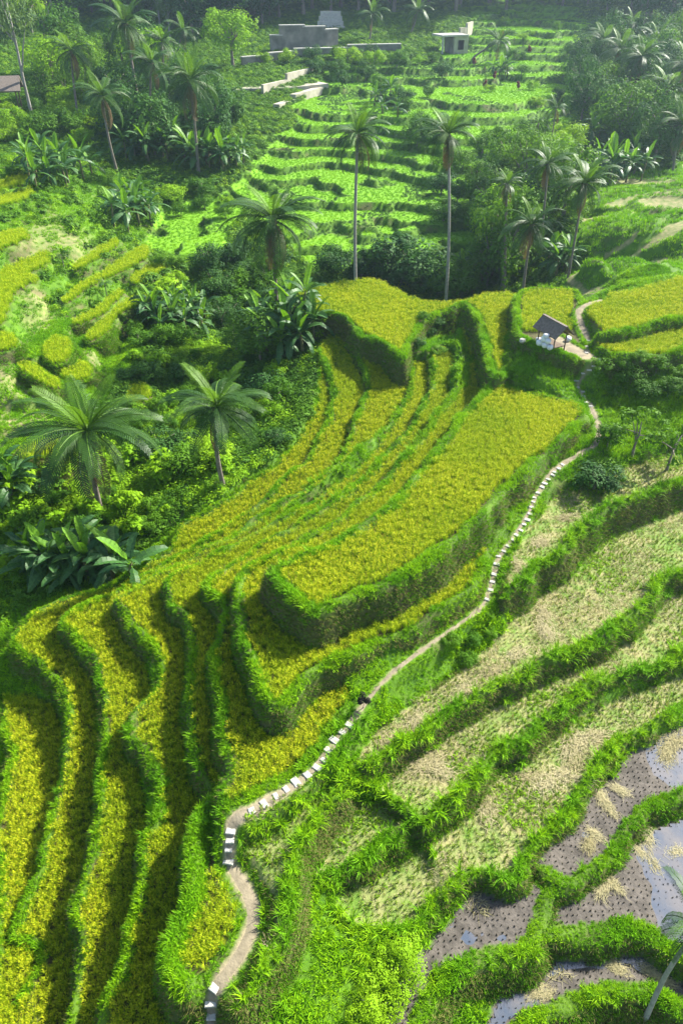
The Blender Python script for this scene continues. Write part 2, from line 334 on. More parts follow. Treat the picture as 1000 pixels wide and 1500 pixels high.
# ------------------------------------------------------------------ materials
def new_mat(name):
    m = bpy.data.materials.new(name); m.use_nodes = True
    nt = m.node_tree
    for n in list(nt.nodes): nt.nodes.remove(n)
    out = nt.nodes.new('ShaderNodeOutputMaterial')
    return m, nt, out
def N(nt, t, **kw):
    n = nt.nodes.new(t)
    for k, v in kw.items():
        if k in n.inputs: n.inputs[k].default_value = v
        else: setattr(n, k, v)
    return n
def mixc(nt, fac, a, b, mode='MIX'):
    n = nt.nodes.new('ShaderNodeMix'); n.data_type = 'RGBA'; n.blend_type = mode
    for s, v in ((n.inputs[0], fac), (n.inputs[6], a), (n.inputs[7], b)):
        if isinstance(v, bpy.types.NodeSocket): nt.links.new(v, s)
        elif isinstance(v, (int, float)): s.default_value = v
        else: s.default_value = (*v, 1)
    return n.outputs[2]
def noise(nt, scale, detail=3, coord=None, rough=.55):
    n = N(nt, 'ShaderNodeTexNoise'); n.inputs['Scale'].default_value = scale; n.inputs['Detail'].default_value = detail; n.inputs['Roughness'].default_value = rough
    if coord is None: coord = N(nt, 'ShaderNodeNewGeometry').outputs['Position']
    nt.links.new(coord, n.inputs['Vector'])
    return n.outputs['Fac']
def ramp(nt, fac, a, b):
    n = N(nt, 'ShaderNodeMapRange'); n.inputs[1].default_value = a; n.inputs[2].default_value = b
    nt.links.new(fac, n.inputs[0]); return n.outputs[0]
def leaf_mat(name, c1, c2, c3=None, trans=.34, rough=.6, big=.25, spec=.1):
    """leaf: two tones by instance, a third by wide patches, light passing through"""
    m, nt, out = new_mat(name)
    rnd = N(nt, 'ShaderNodeObjectInfo').outputs['Random']
    col = mixc(nt, rnd, c1, c2)
    if c3 is not None:
        f = ramp(nt, noise(nt, big, 2), .45, .62)
        col = mixc(nt, f, col, c3)
    f2 = ramp(nt, noise(nt, 9.0, 1), .3, .7)
    col = mixc(nt, f2, col, mixc(nt, 1.0, col, (.62, .66, .6), 'MULTIPLY'))
    p = N(nt, 'ShaderNodeBsdfPrincipled'); p.inputs['Roughness'].default_value = rough; p.inputs['Specular IOR Level'].default_value = spec
    t = N(nt, 'ShaderNodeBsdfTranslucent')
    ms = N(nt, 'ShaderNodeMixShader'); ms.inputs[0].default_value = trans
    nt.links.new(col, p.inputs['Base Color'])
    tc = mixc(nt, 1.0, col, (1.25, 1.2, .55), 'MULTIPLY')
    nt.links.new(tc, t.inputs['Color'])
    nt.links.new(p.outputs[0], ms.inputs[1]); nt.links.new(t.outputs[0], ms.inputs[2]); nt.links.new(ms.outputs[0], out.inputs[0])
    return m
def solid_mat(name, c1, c2, scale=3.0, rough=.8, bump=.3, spec=.3, detail=4):
    m, nt, out = new_mat(name)
    f = ramp(nt, noise(nt, scale, detail), .3, .7)
    col = mixc(nt, f, c1, c2)
    p = N(nt, 'ShaderNodeBsdfPrincipled'); p.inputs['Roughness'].default_value = rough; p.inputs['Specular IOR Level'].default_value = spec
    nt.links.new(col, p.inputs['Base Color'])
    b = N(nt, 'ShaderNodeBump'); b.inputs['Strength'].default_value = bump; b.inputs['Distance'].default_value = .05
    nt.links.new(noise(nt, scale * 4, 4), b.inputs['Height']); nt.links.new(b.outputs[0], p.inputs['Normal'])
    nt.links.new(p.outputs[0], out.inputs[0])
    return m
M = {}
M['rice_leaf'] = leaf_mat('rice_leaf', (.25, .41, .006), (.32, .45, .008), (.19, .36, .006), big=.18)
M['rice_ear'] = leaf_mat('rice_ear', (.47, .52, .012), (.58, .58, .018), (.40, .48, .010), big=.2, trans=.3)
M['rice_green'] = leaf_mat('rice_green', (.26, .46, .006), (.33, .50, .008), None)
M['rice_lime'] = leaf_mat('rice_lime', (.42, .53, .010), (.50, .56, .014), None, trans=.3)
M['rice_dry'] = leaf_mat('rice_dry', (.20, .15, .04), (.28, .21, .06), None)
M['grass'] = leaf_mat('grass', (.23, .47, .004), (.31, .53, .005), (.16, .39, .005), big=.35)
M['grass_dark'] = leaf_mat('grass_dark', (.09, .25, .006), (.14, .31, .006), None, trans=.3)
M['grass_dry'] = leaf_mat('grass_dry', (.24, .21, .07), (.15, .16, .045), None, trans=.2)
M['straw'] = leaf_mat('straw', (.50, .44, .26), (.38, .33, .17), None, trans=.25)
M['stub_green'] = leaf_mat('stub_green', (.22, .36, .015), (.15, .28, .012), None)
M['stub_dark'] = leaf_mat('stub_dark', (.045, .04, .03), (.07, .06, .04), None, trans=.1)
M['far_rice'] = leaf_mat('far_rice', (.19, .42, .006), (.26, .48, .008), (.13, .33, .008), big=.06)
M['bush'] = leaf_mat('bush', (.075, .20, .008), (.13, .28, .010), (.06, .16, .012), big=.12)
M['bush_lime'] = leaf_mat('bush_lime', (.20, .40, .006), (.26, .44, .008), None)
M['tree_dark'] = leaf_mat('tree_dark', (.045, .135, .022), (.075, .18, .022), (.04, .11, .025), big=.08, trans=.3)
M['tree_mid'] = leaf_mat('tree_mid', (.075, .19, .014), (.12, .25, .014), None, big=.1)
M['tree_grey'] = leaf_mat('tree_grey', (.09, .17, .06), (.13, .21, .065), None, trans=.3)
M['palm'] = leaf_mat('palm', (.028, .085, .010), (.05, .12, .012), None, rough=.5, spec=.25, trans=.22)
M['palm_young'] = leaf_mat('palm_young', (.10, .22, .012), (.13, .26, .012), None, rough=.5, spec=.2)
M['palm_dead'] = leaf_mat('palm_dead', (.14, .10, .06), (.20, .14, .07), None, trans=.2)
M['banana'] = leaf_mat('banana', (.040, .125, .030), (.075, .18, .035), None, rough=.5, spec=.3, trans=.35)
M['banana_young'] = leaf_mat('banana_young', (.13, .30, .016), (.16, .33, .018), None, rough=.5, spec=.25)
M['red_leaf'] = leaf_mat('red_leaf', (.15, .035, .025), (.20, .06, .035), None)
M['black_leaf'] = leaf_mat('black_leaf', (.012, .012, .012), (.02, .018, .016), None, trans=.1)
M['trunk'] = solid_mat('trunk', (.22, .19, .15), (.12, .10, .08), 4.0)
M['trunk_pale'] = solid_mat('trunk_pale', (.30, .28, .25), (.19, .18, .16), 5.0)
M['stem_banana'] = solid_mat('stem_banana', (.16, .16, .06), (.10, .09, .04), 4.0)
M['soil'] = solid_mat('soil', (.26, .22, .145), (.155, .13, .085), 2.0, .95, .6)
M['stone'] = solid_mat('stone', (.48, .46, .40), (.28, .27, .235), 6.0, .85, .4)
M['wall_stone'] = solid_mat('wall_stone', (.26, .235, .20), (.10, .10, .08), .55, .9, .8, .3, 8)
M['wall_pale'] = solid_mat('wall_pale', (.46, .42, .33), (.22, .21, .15), .5, .9, .5, .3, 8)
M['wood'] = solid_mat('wood', (.14, .10, .065), (.08, .055, .035), 5.0)
M['thatch'] = solid_mat('thatch', (.20, .165, .135), (.11, .09, .075), 7.0, .95, .9)
M['sack'] = solid_mat('sack', (.72, .72, .70), (.50, .52, .55), 5.0, .8, .5)
M['cement'] = solid_mat('cement', (.45, .43, .38), (.30, .29, .26), 3.0, .9, .4)

# ground
def ground_mat():
    m, nt, out = new_mat('ground')
    def att(n):
        a = N(nt, 'ShaderNodeAttribute'); a.attribute_name = n; return a.outputs['Fac']
    g = mixc(nt, ramp(nt, noise(nt, 1.1, 4), .35, .65), (.045, .115, .006), (.085, .18, .006))
    g = mixc(nt, ramp(nt, noise(nt, .35, 3), .55, .7), g, (.09, .10, .03))
    rice = mixc(nt, noise(nt, 6, 3), (.05, .045, .018), (.09, .085, .025))
    wall = mixc(nt, ramp(nt, noise(nt, 2.0, 4), .35, .65), (.075, .062, .030), (.05, .06, .015))
    stub = mixc(nt, ramp(nt, noise(nt, 1.3, 4), .38, .62), (.25, .235, .10), (.11, .19, .028))
    mud = mixc(nt, ramp(nt, noise(nt, 2.5, 5), .35, .65), (.112, .098, .082), (.060, .053, .044))
    dry = mixc(nt, ramp(nt, noise(nt, 2.0, 4), .35, .65), (.27, .23, .11), (.12, .16, .04))
    fr = mixc(nt, noise(nt, .8, 3), (.10, .24, .006), (.14, .31, .006))
    soil = mixc(nt, noise(nt, 5, 4), (.30, .25, .16), (.22, .18, .11))
    c = mixc(nt, att('a_far'), g, fr)
    for a, col in (('a_dry', dry), ('a_rice', rice), ('a_stub', stub), ('a_mud', mud), ('a_wall', wall), ('a_path', soil)):
        c = mixc(nt, att(a), c, col)
    p = N(nt, 'ShaderNodeBsdfPrincipled'); p.inputs['Roughness'].default_value = .9; p.inputs['Specular IOR Level'].default_value = .2
    nt.links.new(c, p.inputs['Base Color'])
    b = N(nt, 'ShaderNodeBump'); b.inputs['Strength'].default_value = .8; b.inputs['Distance'].default_value = .06
    nt.links.new(noise(nt, 7, 5), b.inputs['Height']); nt.links.new(b.outputs[0], p.inputs['Normal'])
    nt.links.new(p.outputs[0], out.inputs[0])
    return m
M['ground'] = ground_mat()
def water_mat():
    m, nt, out = new_mat('paddy_water')
    p = N(nt, 'ShaderNodeBsdfPrincipled')
    nt.links.new(mixc(nt, ramp(nt, noise(nt, 1.4, 4), .35, .65), (.055, .070, .095), (.105, .10, .10)), p.inputs['Base Color'])  # bluish tone puts the reflected sky into the colour; greyer tone is mud
    p.inputs['Roughness'].default_value = .06; p.inputs['Specular IOR Level'].default_value = 1.0
    b = N(nt, 'ShaderNodeBump'); b.inputs['Strength'].default_value = .2; b.inputs['Distance'].default_value = .02
    nt.links.new(noise(nt, 5, 3), b.inputs['Height']); nt.links.new(b.outputs[0], p.inputs['Normal'])
    nt.links.new(p.outputs[0], out.inputs[0])
    return m
M['water'] = water_mat()

# ------------------------------------------------------------------ object helpers
def tag(o, label=None, cat=None, group=None, kind=None):
    for k, v in (('label', label), ('category', cat), ('group', group), ('kind', kind)):
        if v: o[k] = v
    return o
def mesh(name, v, f, mats, mi=None, smooth=False):
    me = bpy.data.meshes.new(name)
    me.from_pydata([tuple(p) for p in v], [], [tuple(q) for q in f])
    for mm in (mats if isinstance(mats, (list, tuple)) else [mats]): me.materials.append(mm)
    if mi is not None: me.polygons.foreach_set('material_index', np.array(mi, dtype=np.int32))
    if smooth: me.polygons.foreach_set('use_smooth', np.ones(len(me.polygons), bool))
    me.update()
    return me
def obj(name, me, parent=None, loc=(0, 0, 0), rot=(0, 0, 0), scale=(1, 1, 1)):
    o = bpy.data.objects.new(name, me); COL.objects.link(o)
    o.location = loc; o.rotation_euler = rot; o.scale = scale if not isinstance(scale, (int, float)) else (scale,) * 3
    if parent: o.parent = parent
    return o
def empty(name, loc, rz=0.0, sc=1.0):
    o = bpy.data.objects.new(name, None); COL.objects.link(o)
    o.location = loc; o.rotation_euler = (0, 0, rz); o.scale = (sc,) * 3; o.empty_display_size = .3
    return o
class MB:
    def __init__(s): s.v = []; s.f = []; s.m = []
    def add(s, vs, fs, mi=0):
        b = len(s.v); s.v += [tuple(p) for p in vs]; s.f += [tuple(i + b for i in q) for q in fs]; s.m += [mi] * len(fs)
    def box(s, c, d, mi=0, R=None):
        c = Vector(c); hx, hy, hz_ = d[0] / 2, d[1] / 2, d[2] / 2
        vs = [Vector((x, y, z)) for z in (-hz_, hz_) for x, y in ((-hx, -hy), (hx, -hy), (hx, hy), (-hx, hy))]
        if R is not None: vs = [R @ q for q in vs]
        s.add([c + q for q in vs], [(3, 2, 1, 0), (4, 5, 6, 7), (0, 1, 5, 4), (1, 2, 6, 5), (2, 3, 7, 6), (3, 0, 4, 7)], mi)
    def tube(s, pts, rad, n=7, mi=0):
        pts = [Vector(p) for p in pts]; rings = []
        for i, p in enumerate(pts):
            t = (pts[min(i + 1, len(pts) - 1)] - pts[max(i - 1, 0)]).normalized()
            a = t.cross(Vector((0, 1, 0.01))).normalized() if abs(t.y) < .9 else t.cross(Vector((1, 0, 0))).normalized()
            b = t.cross(a)
            rings.append([p + (a * math.cos(2 * math.pi * k / n) + b * math.sin(2 * math.pi * k / n)) * rad[i] for k in range(n)])
        vs = [q for r in rings for q in r]; fs = []
        for i in range(len(pts) - 1):
            for k in range(n):
                fs.append((i * n + k, i * n + (k + 1) % n, (i + 1) * n + (k + 1) % n, (i + 1) * n + k))
        fs.append(tuple(range((len(pts) - 1) * n, len(pts) * n)))
        s.add(vs, fs, mi)
    def blade(s, base, az, length, width, lean, curl, seg=3, mi=0):
        """a grass blade / strap leaf bending over"""
        p = Vector(base); ang = lean; side = Vector((-math.sin(az), math.cos(az), 0)); vs = []
        for i in range(seg + 1):
            w = width * (1 - (i / seg) ** 2 * .85) * .5
            vs += [p - side * w, p + side * w]
            st = length / seg
            p = p + Vector((math.cos(az) * math.sin(ang), math.sin(az) * math.sin(ang), math.cos(ang))) * st
            ang += curl / seg
        s.add(vs, [(2 * i, 2 * i + 1, 2 * i + 3, 2 * i + 2) for i in range(seg)], mi)
    def leaf(s, c, nrm, size, asp=.5, roll=0.0, mi=0):
        nrm = Vector(nrm).normalized()
        a = nrm.cross(Vector((math.cos(roll), math.sin(roll), .3))).normalized(); b = nrm.cross(a)
        c = Vector(c); h = size / 2; w = size * asp / 2
        s.add([c - a * h, c + b * w - nrm * w * .3, c + a * h, c - b * w - nrm * w * .3], [(0, 1, 2, 3)], mi)
    def me(s, name, mats, smooth=False): return mesh(name, s.v, s.f, mats, s.m, smooth)

# ------------------------------------------------------------------ terrain sheet
def grid_mesh(name, xs, ys, Z, mat, attrs):
    n0, n1 = len(xs), len(ys)
    XX, YY = np.meshgrid(xs, ys)
    co = np.stack([XX, YY, Z], -1).reshape(-1, 3).astype(np.float32)
    a = (np.arange(n1 - 1)[:, None] * n0 + np.arange(n0 - 1)[None, :]).ravel()
    f = np.stack([a, a + 1, a + n0 + 1, a + n0], -1).astype(np.int32)
    me = bpy.data.meshes.new(name)
    me.vertices.add(len(co)); me.vertices.foreach_set('co', co.ravel())
    me.loops.add(f.size); me.loops.foreach_set('vertex_index', f.ravel())
    me.polygons.add(len(f)); me.polygons.foreach_set('loop_start', np.arange(0, f.size, 4, dtype=np.int32))
    me.polygons.foreach_set('loop_total', np.full(len(f), 4, np.int32))
    me.polygons.foreach_set('use_smooth', np.ones(len(f), bool))
    me.update(calc_edges=True)
    for k, v in attrs.items():
        at = me.attributes.new(k, 'FLOAT', 'POINT'); at.data.foreach_set('value', v.ravel().astype(np.float32))
    me.materials.append(mat)
    return me
kinds = np.array([t['kind'] for t in TER] + [''])
KIND = kinds[own]
bws = np.array([t['bw'] for t in TER] + [0.0])[own]
onfield = (own >= 0) & (din > bws) & (pathd > np.where(KIND == 'rice', .3, .1)) & (SLOPE < 1.2)
a_rice = ((KIND == 'rice') & onfield).astype(float)
a_stub = (((KIND == 'stubble') | (KIND == 'stubble_green')) & onfield).astype(float) * np.where(KIND == 'stubble', 1, .75)
a_mud = ((KIND == 'wet') & onfield).astype(float)
isU3 = own == [t['name'] for t in TER].index('terrace_u3')
a_wall = np.clip(wallm * sstep(.8, 1.6, SLOPE), 0, 1) * .8
a_wall = np.maximum(a_wall, .25 * ((own >= 0) & ~onfield))
a_path = 1 - sstep(-.12, .02, pathd + fbm(X, Y, .6, 2, 191) * .16)
drym = px_mask([(0,310),(60,290),(120,330),(150,350),(120,375),(90,400),(60,380),(0,370)], 8) + px_mask([(20,430),(60,420),(80,470),(75,495),(40,500),(20,470)], 6) + px_mask([(-20,540),(60,535),(80,560),(70,620),(-20,640)], 8) + px_mask([(165,470),(200,460),(235,470),(225,495),(190,500)], 6) + px_mask([(135,510),(175,525),(170,560),(140,560)],6)
drym = np.clip(drym, 0, 1) * ((Y > 30) & (X < -10)) * (own < 0)
# px_mask keeps y>60 only; recompute for the nearer left slope
def px_mask2(poly, soft=8):
    d, i = seg_dist(PXg, PYg, np.array(poly, float)); return sstep(-soft, soft, np.where(i, d, -d)) * ((Y > 28) & (Y < 110) & (X < -8)) * (own < 0)
drym = np.clip(sum(px_mask2(p) for p in ([(20,335),(65,305),(120,338),(140,358),(95,374),(30,362)], [(20,430),(60,420),(80,470),(75,495),(40,500),(20,470)], [(-20,540),(60,535),(80,560),(70,620),(-20,640)], [(165,470),(200,460),(235,470),(225,495),(190,500)], [(135,510),(175,525),(170,560),(140,560)], [(370,380),(430,350),(450,385),(400,420)])), 0, 1)
farRdry = (farR > .5) & (fR > .12) & (fR < .6) & (own < 0) & (vnoise(X, Y, 7, 71) > .05)
a_dry = np.clip(.8 * drym * (.45 + .9 * (fbm(X, Y, 1.6, 3, 221) + .3)) + farRdry * .9, 0, 1)
Hs = H.copy()
wetn = fbm(X, Y, 2.4, 3, 81)
mudm = a_mud > .5
PX2, PY2 = to_px(X, Y, H)
nm_ = np.array([t['name'] for t in TER] + [''])[own]
wet_off = np.full(X.shape, .02)
wet_off = np.where(nm_ == 'field_r5', .035 - .07 * sstep(900, 960, PX2) * sstep(1190, 1130, PY2), wet_off)
wet_off = np.where(nm_ == 'field_r6', .035 - .075 * sstep(930, 975, PX2), wet_off)
wet_off = np.where(nm_ == 'field_r6b', .06, wet_off)
wet_off = np.where(nm_ == 'field_r7', .045 - .08 * sstep(1432, 1408, PY2 - np.abs(PX2 - 880) * .05), wet_off)
Hs[mudm] += (wetn * .10 + fbm(X, Y, .55, 2, 85) * .05 + wet_off)[mudm]
terrain = obj('terrain', grid_mesh('terrain', gx, gy, Hs, M['ground'], dict(a_rice=a_rice, a_stub=a_stub, a_mud=a_mud, a_wall=a_wall, a_path=a_path, a_dry=a_dry, a_far=tread)))
tag(terrain, 'terraced green hillside with stepped earth walls and ravine', None, None, 'structure')
H0 = H; H = Hs

# shallow water standing in the paddies
for ti, t in enumerate(TER):
    if t['kind'] != 'wet': continue
    cell = (own == ti) & (din > .22)
    ii, jj = np.nonzero(cell[:-1, :-1] & cell[1:, :-1] & cell[:-1, 1:] & cell[1:, 1:])
    ids = {}; v = []; f = []
    for a, b in zip(ii, jj):
        q = []
        for e in ((a, b), (a, b + 1), (a + 1, b + 1), (a + 1, b)):
            if e not in ids: ids[e] = len(v); v.append((gx[e[1]], gy[e[0]], t['zf'] + .012))
            q.append(ids[e])
        f.append(q)
    tag(obj('paddy_water', mesh('paddy_water', v, f, M['water'])), 'shallow muddy water standing in a harvested paddy', None, 'water in the flooded paddies', 'structure')

# footpath sheets
for k, P in enumerate(PATHS):
    if k == 2: continue
    v = []; f = []; nc = 5
    for i, p in enumerate(P):
        t = P[min(i + 1, len(P) - 1)] - P[max(i - 1, 0)]
        nrm = np.array([-t[1], t[0]]) / (np.hypot(t[0], t[1]) + 1e-9)
        wj = .82 * p[3] * (1 + .6 * float(vnoise(p[0], p[1], .7, 91)))
        for c in range(nc):
            q = p[:2] + nrm * (c / (nc - 1) * 2 - 1) * wj
            v.append((q[0], q[1], float(bil(H, q[0], q[1])) + .022 - .03 * abs(c - 2) / 2))
    for i in range(len(P) - 1):
        for c in range(nc - 1):
            f.append((i * nc + c, i * nc + c + 1, (i + 1) * nc + c + 1, (i + 1) * nc + c))
    o = obj('footpath', mesh('footpath', v, f, M['soil'], smooth=True))
    tag(o, ['narrow pale dirt footpath winding down between the terraces', 'curved pale dirt path beside the upper rice field', '', 'bare trodden earth yard beside the thatched hut'][k], None, None, 'structure')
    if k == 0: footpath = o

# ------------------------------------------------------------------ scatter (instances on points)
def scatter(name, pts, rot, scl, idx, protos, label, group=None):
    c = bpy.data.collections.new(name + '_kinds')
    for i, me in enumerate(protos):
        o = bpy.data.objects.new('%s_kind_%02d' % (name, i), me); c.objects.link(o)
    me = bpy.data.meshes.new(name)
    n = len(pts)
    me.vertices.add(n); me.vertices.foreach_set('co', np.asarray(pts, np.float32).ravel())
    a = me.attributes.new('rot', 'FLOAT_VECTOR', 'POINT'); a.data.foreach_set('vector', np.asarray(rot, np.float32).ravel())
    a = me.attributes.new('scl', 'FLOAT', 'POINT'); a.data.foreach_set('value', np.asarray(scl, np.float32))
    a = me.attributes.new('idx', 'INT', 'POINT'); a.data.foreach_set('value', np.asarray(idx, np.int32))
    o = obj(name, me)
    g = bpy.data.node_groups.new(name + '_nodes', 'GeometryNodeTree')
    g.interface.new_socket('Geometry', in_out='INPUT', socket_type='NodeSocketGeometry')
    g.interface.new_socket('Geometry', in_out='OUTPUT', socket_type='NodeSocketGeometry')
    gi = g.nodes.new('NodeGroupInput'); go = g.nodes.new('NodeGroupOutput')
    ci = g.nodes.new('GeometryNodeCollectionInfo'); ci.inputs['Collection'].default_value = c
    ci.inputs['Separate Children'].default_value = True; ci.inputs['Reset Children'].default_value = True
    ip = g.nodes.new('GeometryNodeInstanceOnPoints'); ip.inputs['Pick Instance'].default_value = True
    def na(nm, ty):
        q = g.nodes.new('GeometryNodeInputNamedAttribute'); q.data_type = ty; q.inputs[0].default_value = nm; return q.outputs[0]
    er = g.nodes.new('FunctionNodeEulerToRotation')
    g.links.new(gi.outputs[0], ip.inputs['Points']); g.links.new(ci.outputs[0], ip.inputs['Instance'])
    g.links.new(na('idx', 'INT'), ip.inputs['Instance Index']); g.links.new(na('rot', 'FLOAT_VECTOR'), er.inputs[0])
    g.links.new(er.outputs[0], ip.inputs['Rotation']); g.links.new(na('scl', 'FLOAT'), ip.inputs['Scale'])
    g.links.new(ip.outputs[0], go.inputs[0])
    md = o.modifiers.new('scatter', 'NODES'); md.node_group = g
    tag(o, label, None, group, 'stuff')
    return o
R_ = random.Random(3)
U = R_.uniform
def rice_clump(k, mats=('rice_leaf', 'rice_ear')):
    b = MB()
    for i in range(18):
        az = U(0, 6.28); r = U(0, .09)
        b.blade((r * math.cos(az), r * math.sin(az), 0), az, U(.40, .66), .022, U(.02, .35), U(.2, 1.0), 3, 0)
    for i in range(17):
        az = U(0, 6.28); r = U(.02, .16)
        b.blade((r * math.cos(az), r * math.sin(az), U(.36, .54)), az + U(-.6, .6), U(.10, .19), .023, U(.3, 1.0), U(.8, 1.9), 2, 1)
    return b.me('rice_clump', [M[q] for q in mats])
def tuft(n, h0, h1, w, lean, curl, r, mats, mix=0.0, seg=2):
    b = MB()
    for i in range(n):
        az = U(0, 6.28); q = U(0, r); a2 = U(0, 6.28)
        b.blade((q * math.cos(a2), q * math.sin(a2), -.02), az, U(h0, h1), w * U(.7, 1.2), U(0, lean), U(*curl), seg, 1 if U(0, 1) < mix else 0)
    return b.me('tuft', mats)
def leaf_clump(n, r, size, mats, asp=.55, up=.6, flat=.7):
    b = MB()
    for i in range(n):
        d = Vector((U(-1, 1), U(-1, 1), U(-.2, 1))).normalized() * r * U(.35, 1)
        d.z *= flat
        b.leaf((d.x, d.y, d.z + r * .25), (d.x + U(-.5, .5) * r, d.y + U(-.5, .5) * r, abs(d.z) + up * r), size * U(.7, 1.3), asp, U(0, 6.28), 0)
    return b.me('leaf_clump', mats)
P_RICE = [rice_clump(k) for k in range(5)]
P_RICE_G = [rice_clump(k, ('rice_green', 'rice_lime')) for k in range(3)]
P_GRASS = [tuft(16, .10, .24, .024, .6, (.3, 1.2), .11, [M['grass'], M['grass_dark']], .08) for k in range(4)]
P_TALL = [tuft(22, .45, .95, .045, .5, (.6, 1.8), .16, [M['grass'], M['grass_dark']], .3, 3) for k in range(4)]
P_WALL = [tuft(12, .12, .30, .024, .7, (.6, 1.6), .13, [M['grass_dry'], M['grass_dark']], .3) for k in range(3)] + [tuft(12, .12, .26, .024, .6, (.4, 1.2), .13, [M['grass_dark'], M['grass_dry']], .2) for k in range(3)]
P_STUB = [tuft(12, .07, .18, .02, .8, (0, .8), .07, [M['straw'], M['stub_green']], .4) for k in range(3)] + [tuft(14, .10, .24, .024, .7, (0, 1.0), .08, [M['stub_green'], M['straw']], .25) for k in range(3)]
P_MUDSTUB = [tuft(9, .05, .10, .03, .3, (0, .3), .035, [M['stub_dark'], M['straw']], .06) for k in range(3)]
P_LOOSE = [tuft(7, .25, .45, .018, 1.5, (.1, .3), .12, [M['straw'], M['grass_dry']], .2) for k in range(3)]
for me_ in P_LOOSE:      # loose straws lie flat
    for vv in me_.vertices: vv.co.z = .02 + abs(vv.co.z) * .12
P_FAR = [tuft(20, .2, .38, .06, .6, (.2, 1.0), .38, [M['far_rice'], M['grass']], .12) for k in range(3)]
P_BUSH = [leaf_clump(80, .45, .15, [M['bush']]) for k in range(3)] + [leaf_clump(80, .42, .14, [M['bush_lime']]) for k in range(2)] + [leaf_clump(50, .5, .24, [M['tree_mid']], .6) for k in range(2)]

P_DARK = [leaf_clump(60, .42, .16, [M['tree_dark']]) for k in range(2)] + [leaf_clump(60, .42, .16, [M['bush']])]
P_WEED = [leaf_clump(26, .16, .085, [M['bush_lime']]) for k in range(2)] + [tuft(10, .12, .3, .03, .8, (.4, 1.2), .1, [M['grass'], M['grass_dry']], .2) for k in range(2)]

def cand(x0, x1, y0, y1, step_, jit=.5):
    xs = np.arange(x0, x1, step_); ys = np.arange(y0, y1, step_)
    a, b = np.meshgrid(xs, ys)
    a = a.ravel() + (rng.random(a.size) - .5) * 2 * jit * step_; b = b.ravel() + (rng.random(b.size) - .5) * 2 * jit * step_
    return a, b
def in_view(x, y, margin=60):
    px, py = to_px(x, y, bil(H, x, y))
    return (px > -margin) & (px < 1000 + margin) & (py > -margin) & (py < 1500 + margin)
def put(name, x, y, protos, s0, s1, label, pick=None, tilt=.0, sink=0.0, group=None, patchy=0.0):
    n = len(x)
    z = bil(H, x, y) - sink
    gxx = bil(GXx, x, y); gyy = bil(GYx, x, y); sl = np.hypot(gxx, gyy)
    th = np.arctan(sl) * tilt; ph = np.arctan2(-gyy, -gxx)
    flat = sl < .25
    ph = np.where(flat, rng.random(n) * 6.283, ph + (rng.random(n) - .5) * 1.2)
    rot = np.stack([(rng.random(n) - .5) * .2, th + (rng.random(n) - .5) * .2, ph], -1)
    idx = rng.integers(0, len(protos), n) if pick is None else pick
    scl = (s0 + rng.random(n) * (s1 - s0)) * (1 + patchy * 2 * fbm(x, y, 1.3, 2, 161))
    return scatter(name, np.stack([x, y, z], -1), rot, scl, idx, protos, label, group)

# ripe rice, one crop object for each field
RICE_LABEL = dict(terrace_top='golden rice crop filling the wide flat terrace inside the dirt footpath',
 terrace_b='golden rice on the hook-shaped terrace wrapped around the widest field',
 terrace_c='ripe rice on the terrace ending at the stepping stone path bend',
 terrace_d='ripe rice in a very thin strip above the darkest terrace walls',
 terrace_patch='small tear-shaped rice patch inside the bend of the dirt path',
 terrace_e='long winding ripe rice strip just below the tear-shaped patch',
 terrace_f='long ripe rice strip, second step above the jungle ravine edge',
 terrace_g='outermost ripe rice strip bordering the leafy ravine',
 terrace_h='lowest ripe rice strip beneath the winding terraces',
 terrace_u1='yellow rice field at the head of the curved terrace bowl, before tall palms',
 terrace_u2='narrow upright strip of yellow rice behind the widest field',
 terrace_u3='square yellow rice field right behind the thatched hut',
 terrace_u4='large yellow rice field beyond the curved upper path',
 terrace_u5='narrow yellow rice strip below the upper field near stone steps')
for ti, t in enumerate(TER):
    if t['kind'] != 'rice': continue
    P = t['P']; small = t['name'].startswith('field_l'); upper = t['name'].startswith('terrace_u')
    x, y = cand(P[:, 0].min(), P[:, 0].max(), P[:, 1].min(), P[:, 1].max(), .145 if not (small or upper) else .165, .45)
    o = near(own, x, y); d = near(din, x, y); pd = bil(pathd, x, y); sl = bil(SLOPE, x, y)
    k = (o == ti) & (d > t['bw'] * (0.9 + .35 * rng.random(len(x)))) & (pd > .28) & (sl < 1.1) & in_view(x, y, 30)
    if t['name'] == 'terrace_u3':
        px, py = to_px(x, y, bil(H, x, y)); k &= (py < 487) & (px > 764) & (px < 838 - (py - 430) * .02)
    if t['name'] == 'terrace_u2':
        px, py = to_px(x, y, bil(H, x, y)); k &= (px > 684 + (py - 440) * .30) & (py < 545)
    if t['name'] == 'terrace_patch':
        px, py = to_px(x, y, bil(H, x, y)); k &= (py > 1275)
    k &= rng.random(len(x)) > .03
    x, y = x[k], y[k]
    sc = 1.0 if not (small or upper) else 1.05
    put('rice_crop', x, y, P_RICE_G if small else P_RICE, .44 * sc, .80 * sc, RICE_LABEL.get(t['name'], 'small yellow rice patch on the grassy slope across the ravine'), group='rice patches across the ravine' if small else 'ripe rice on the terraces')

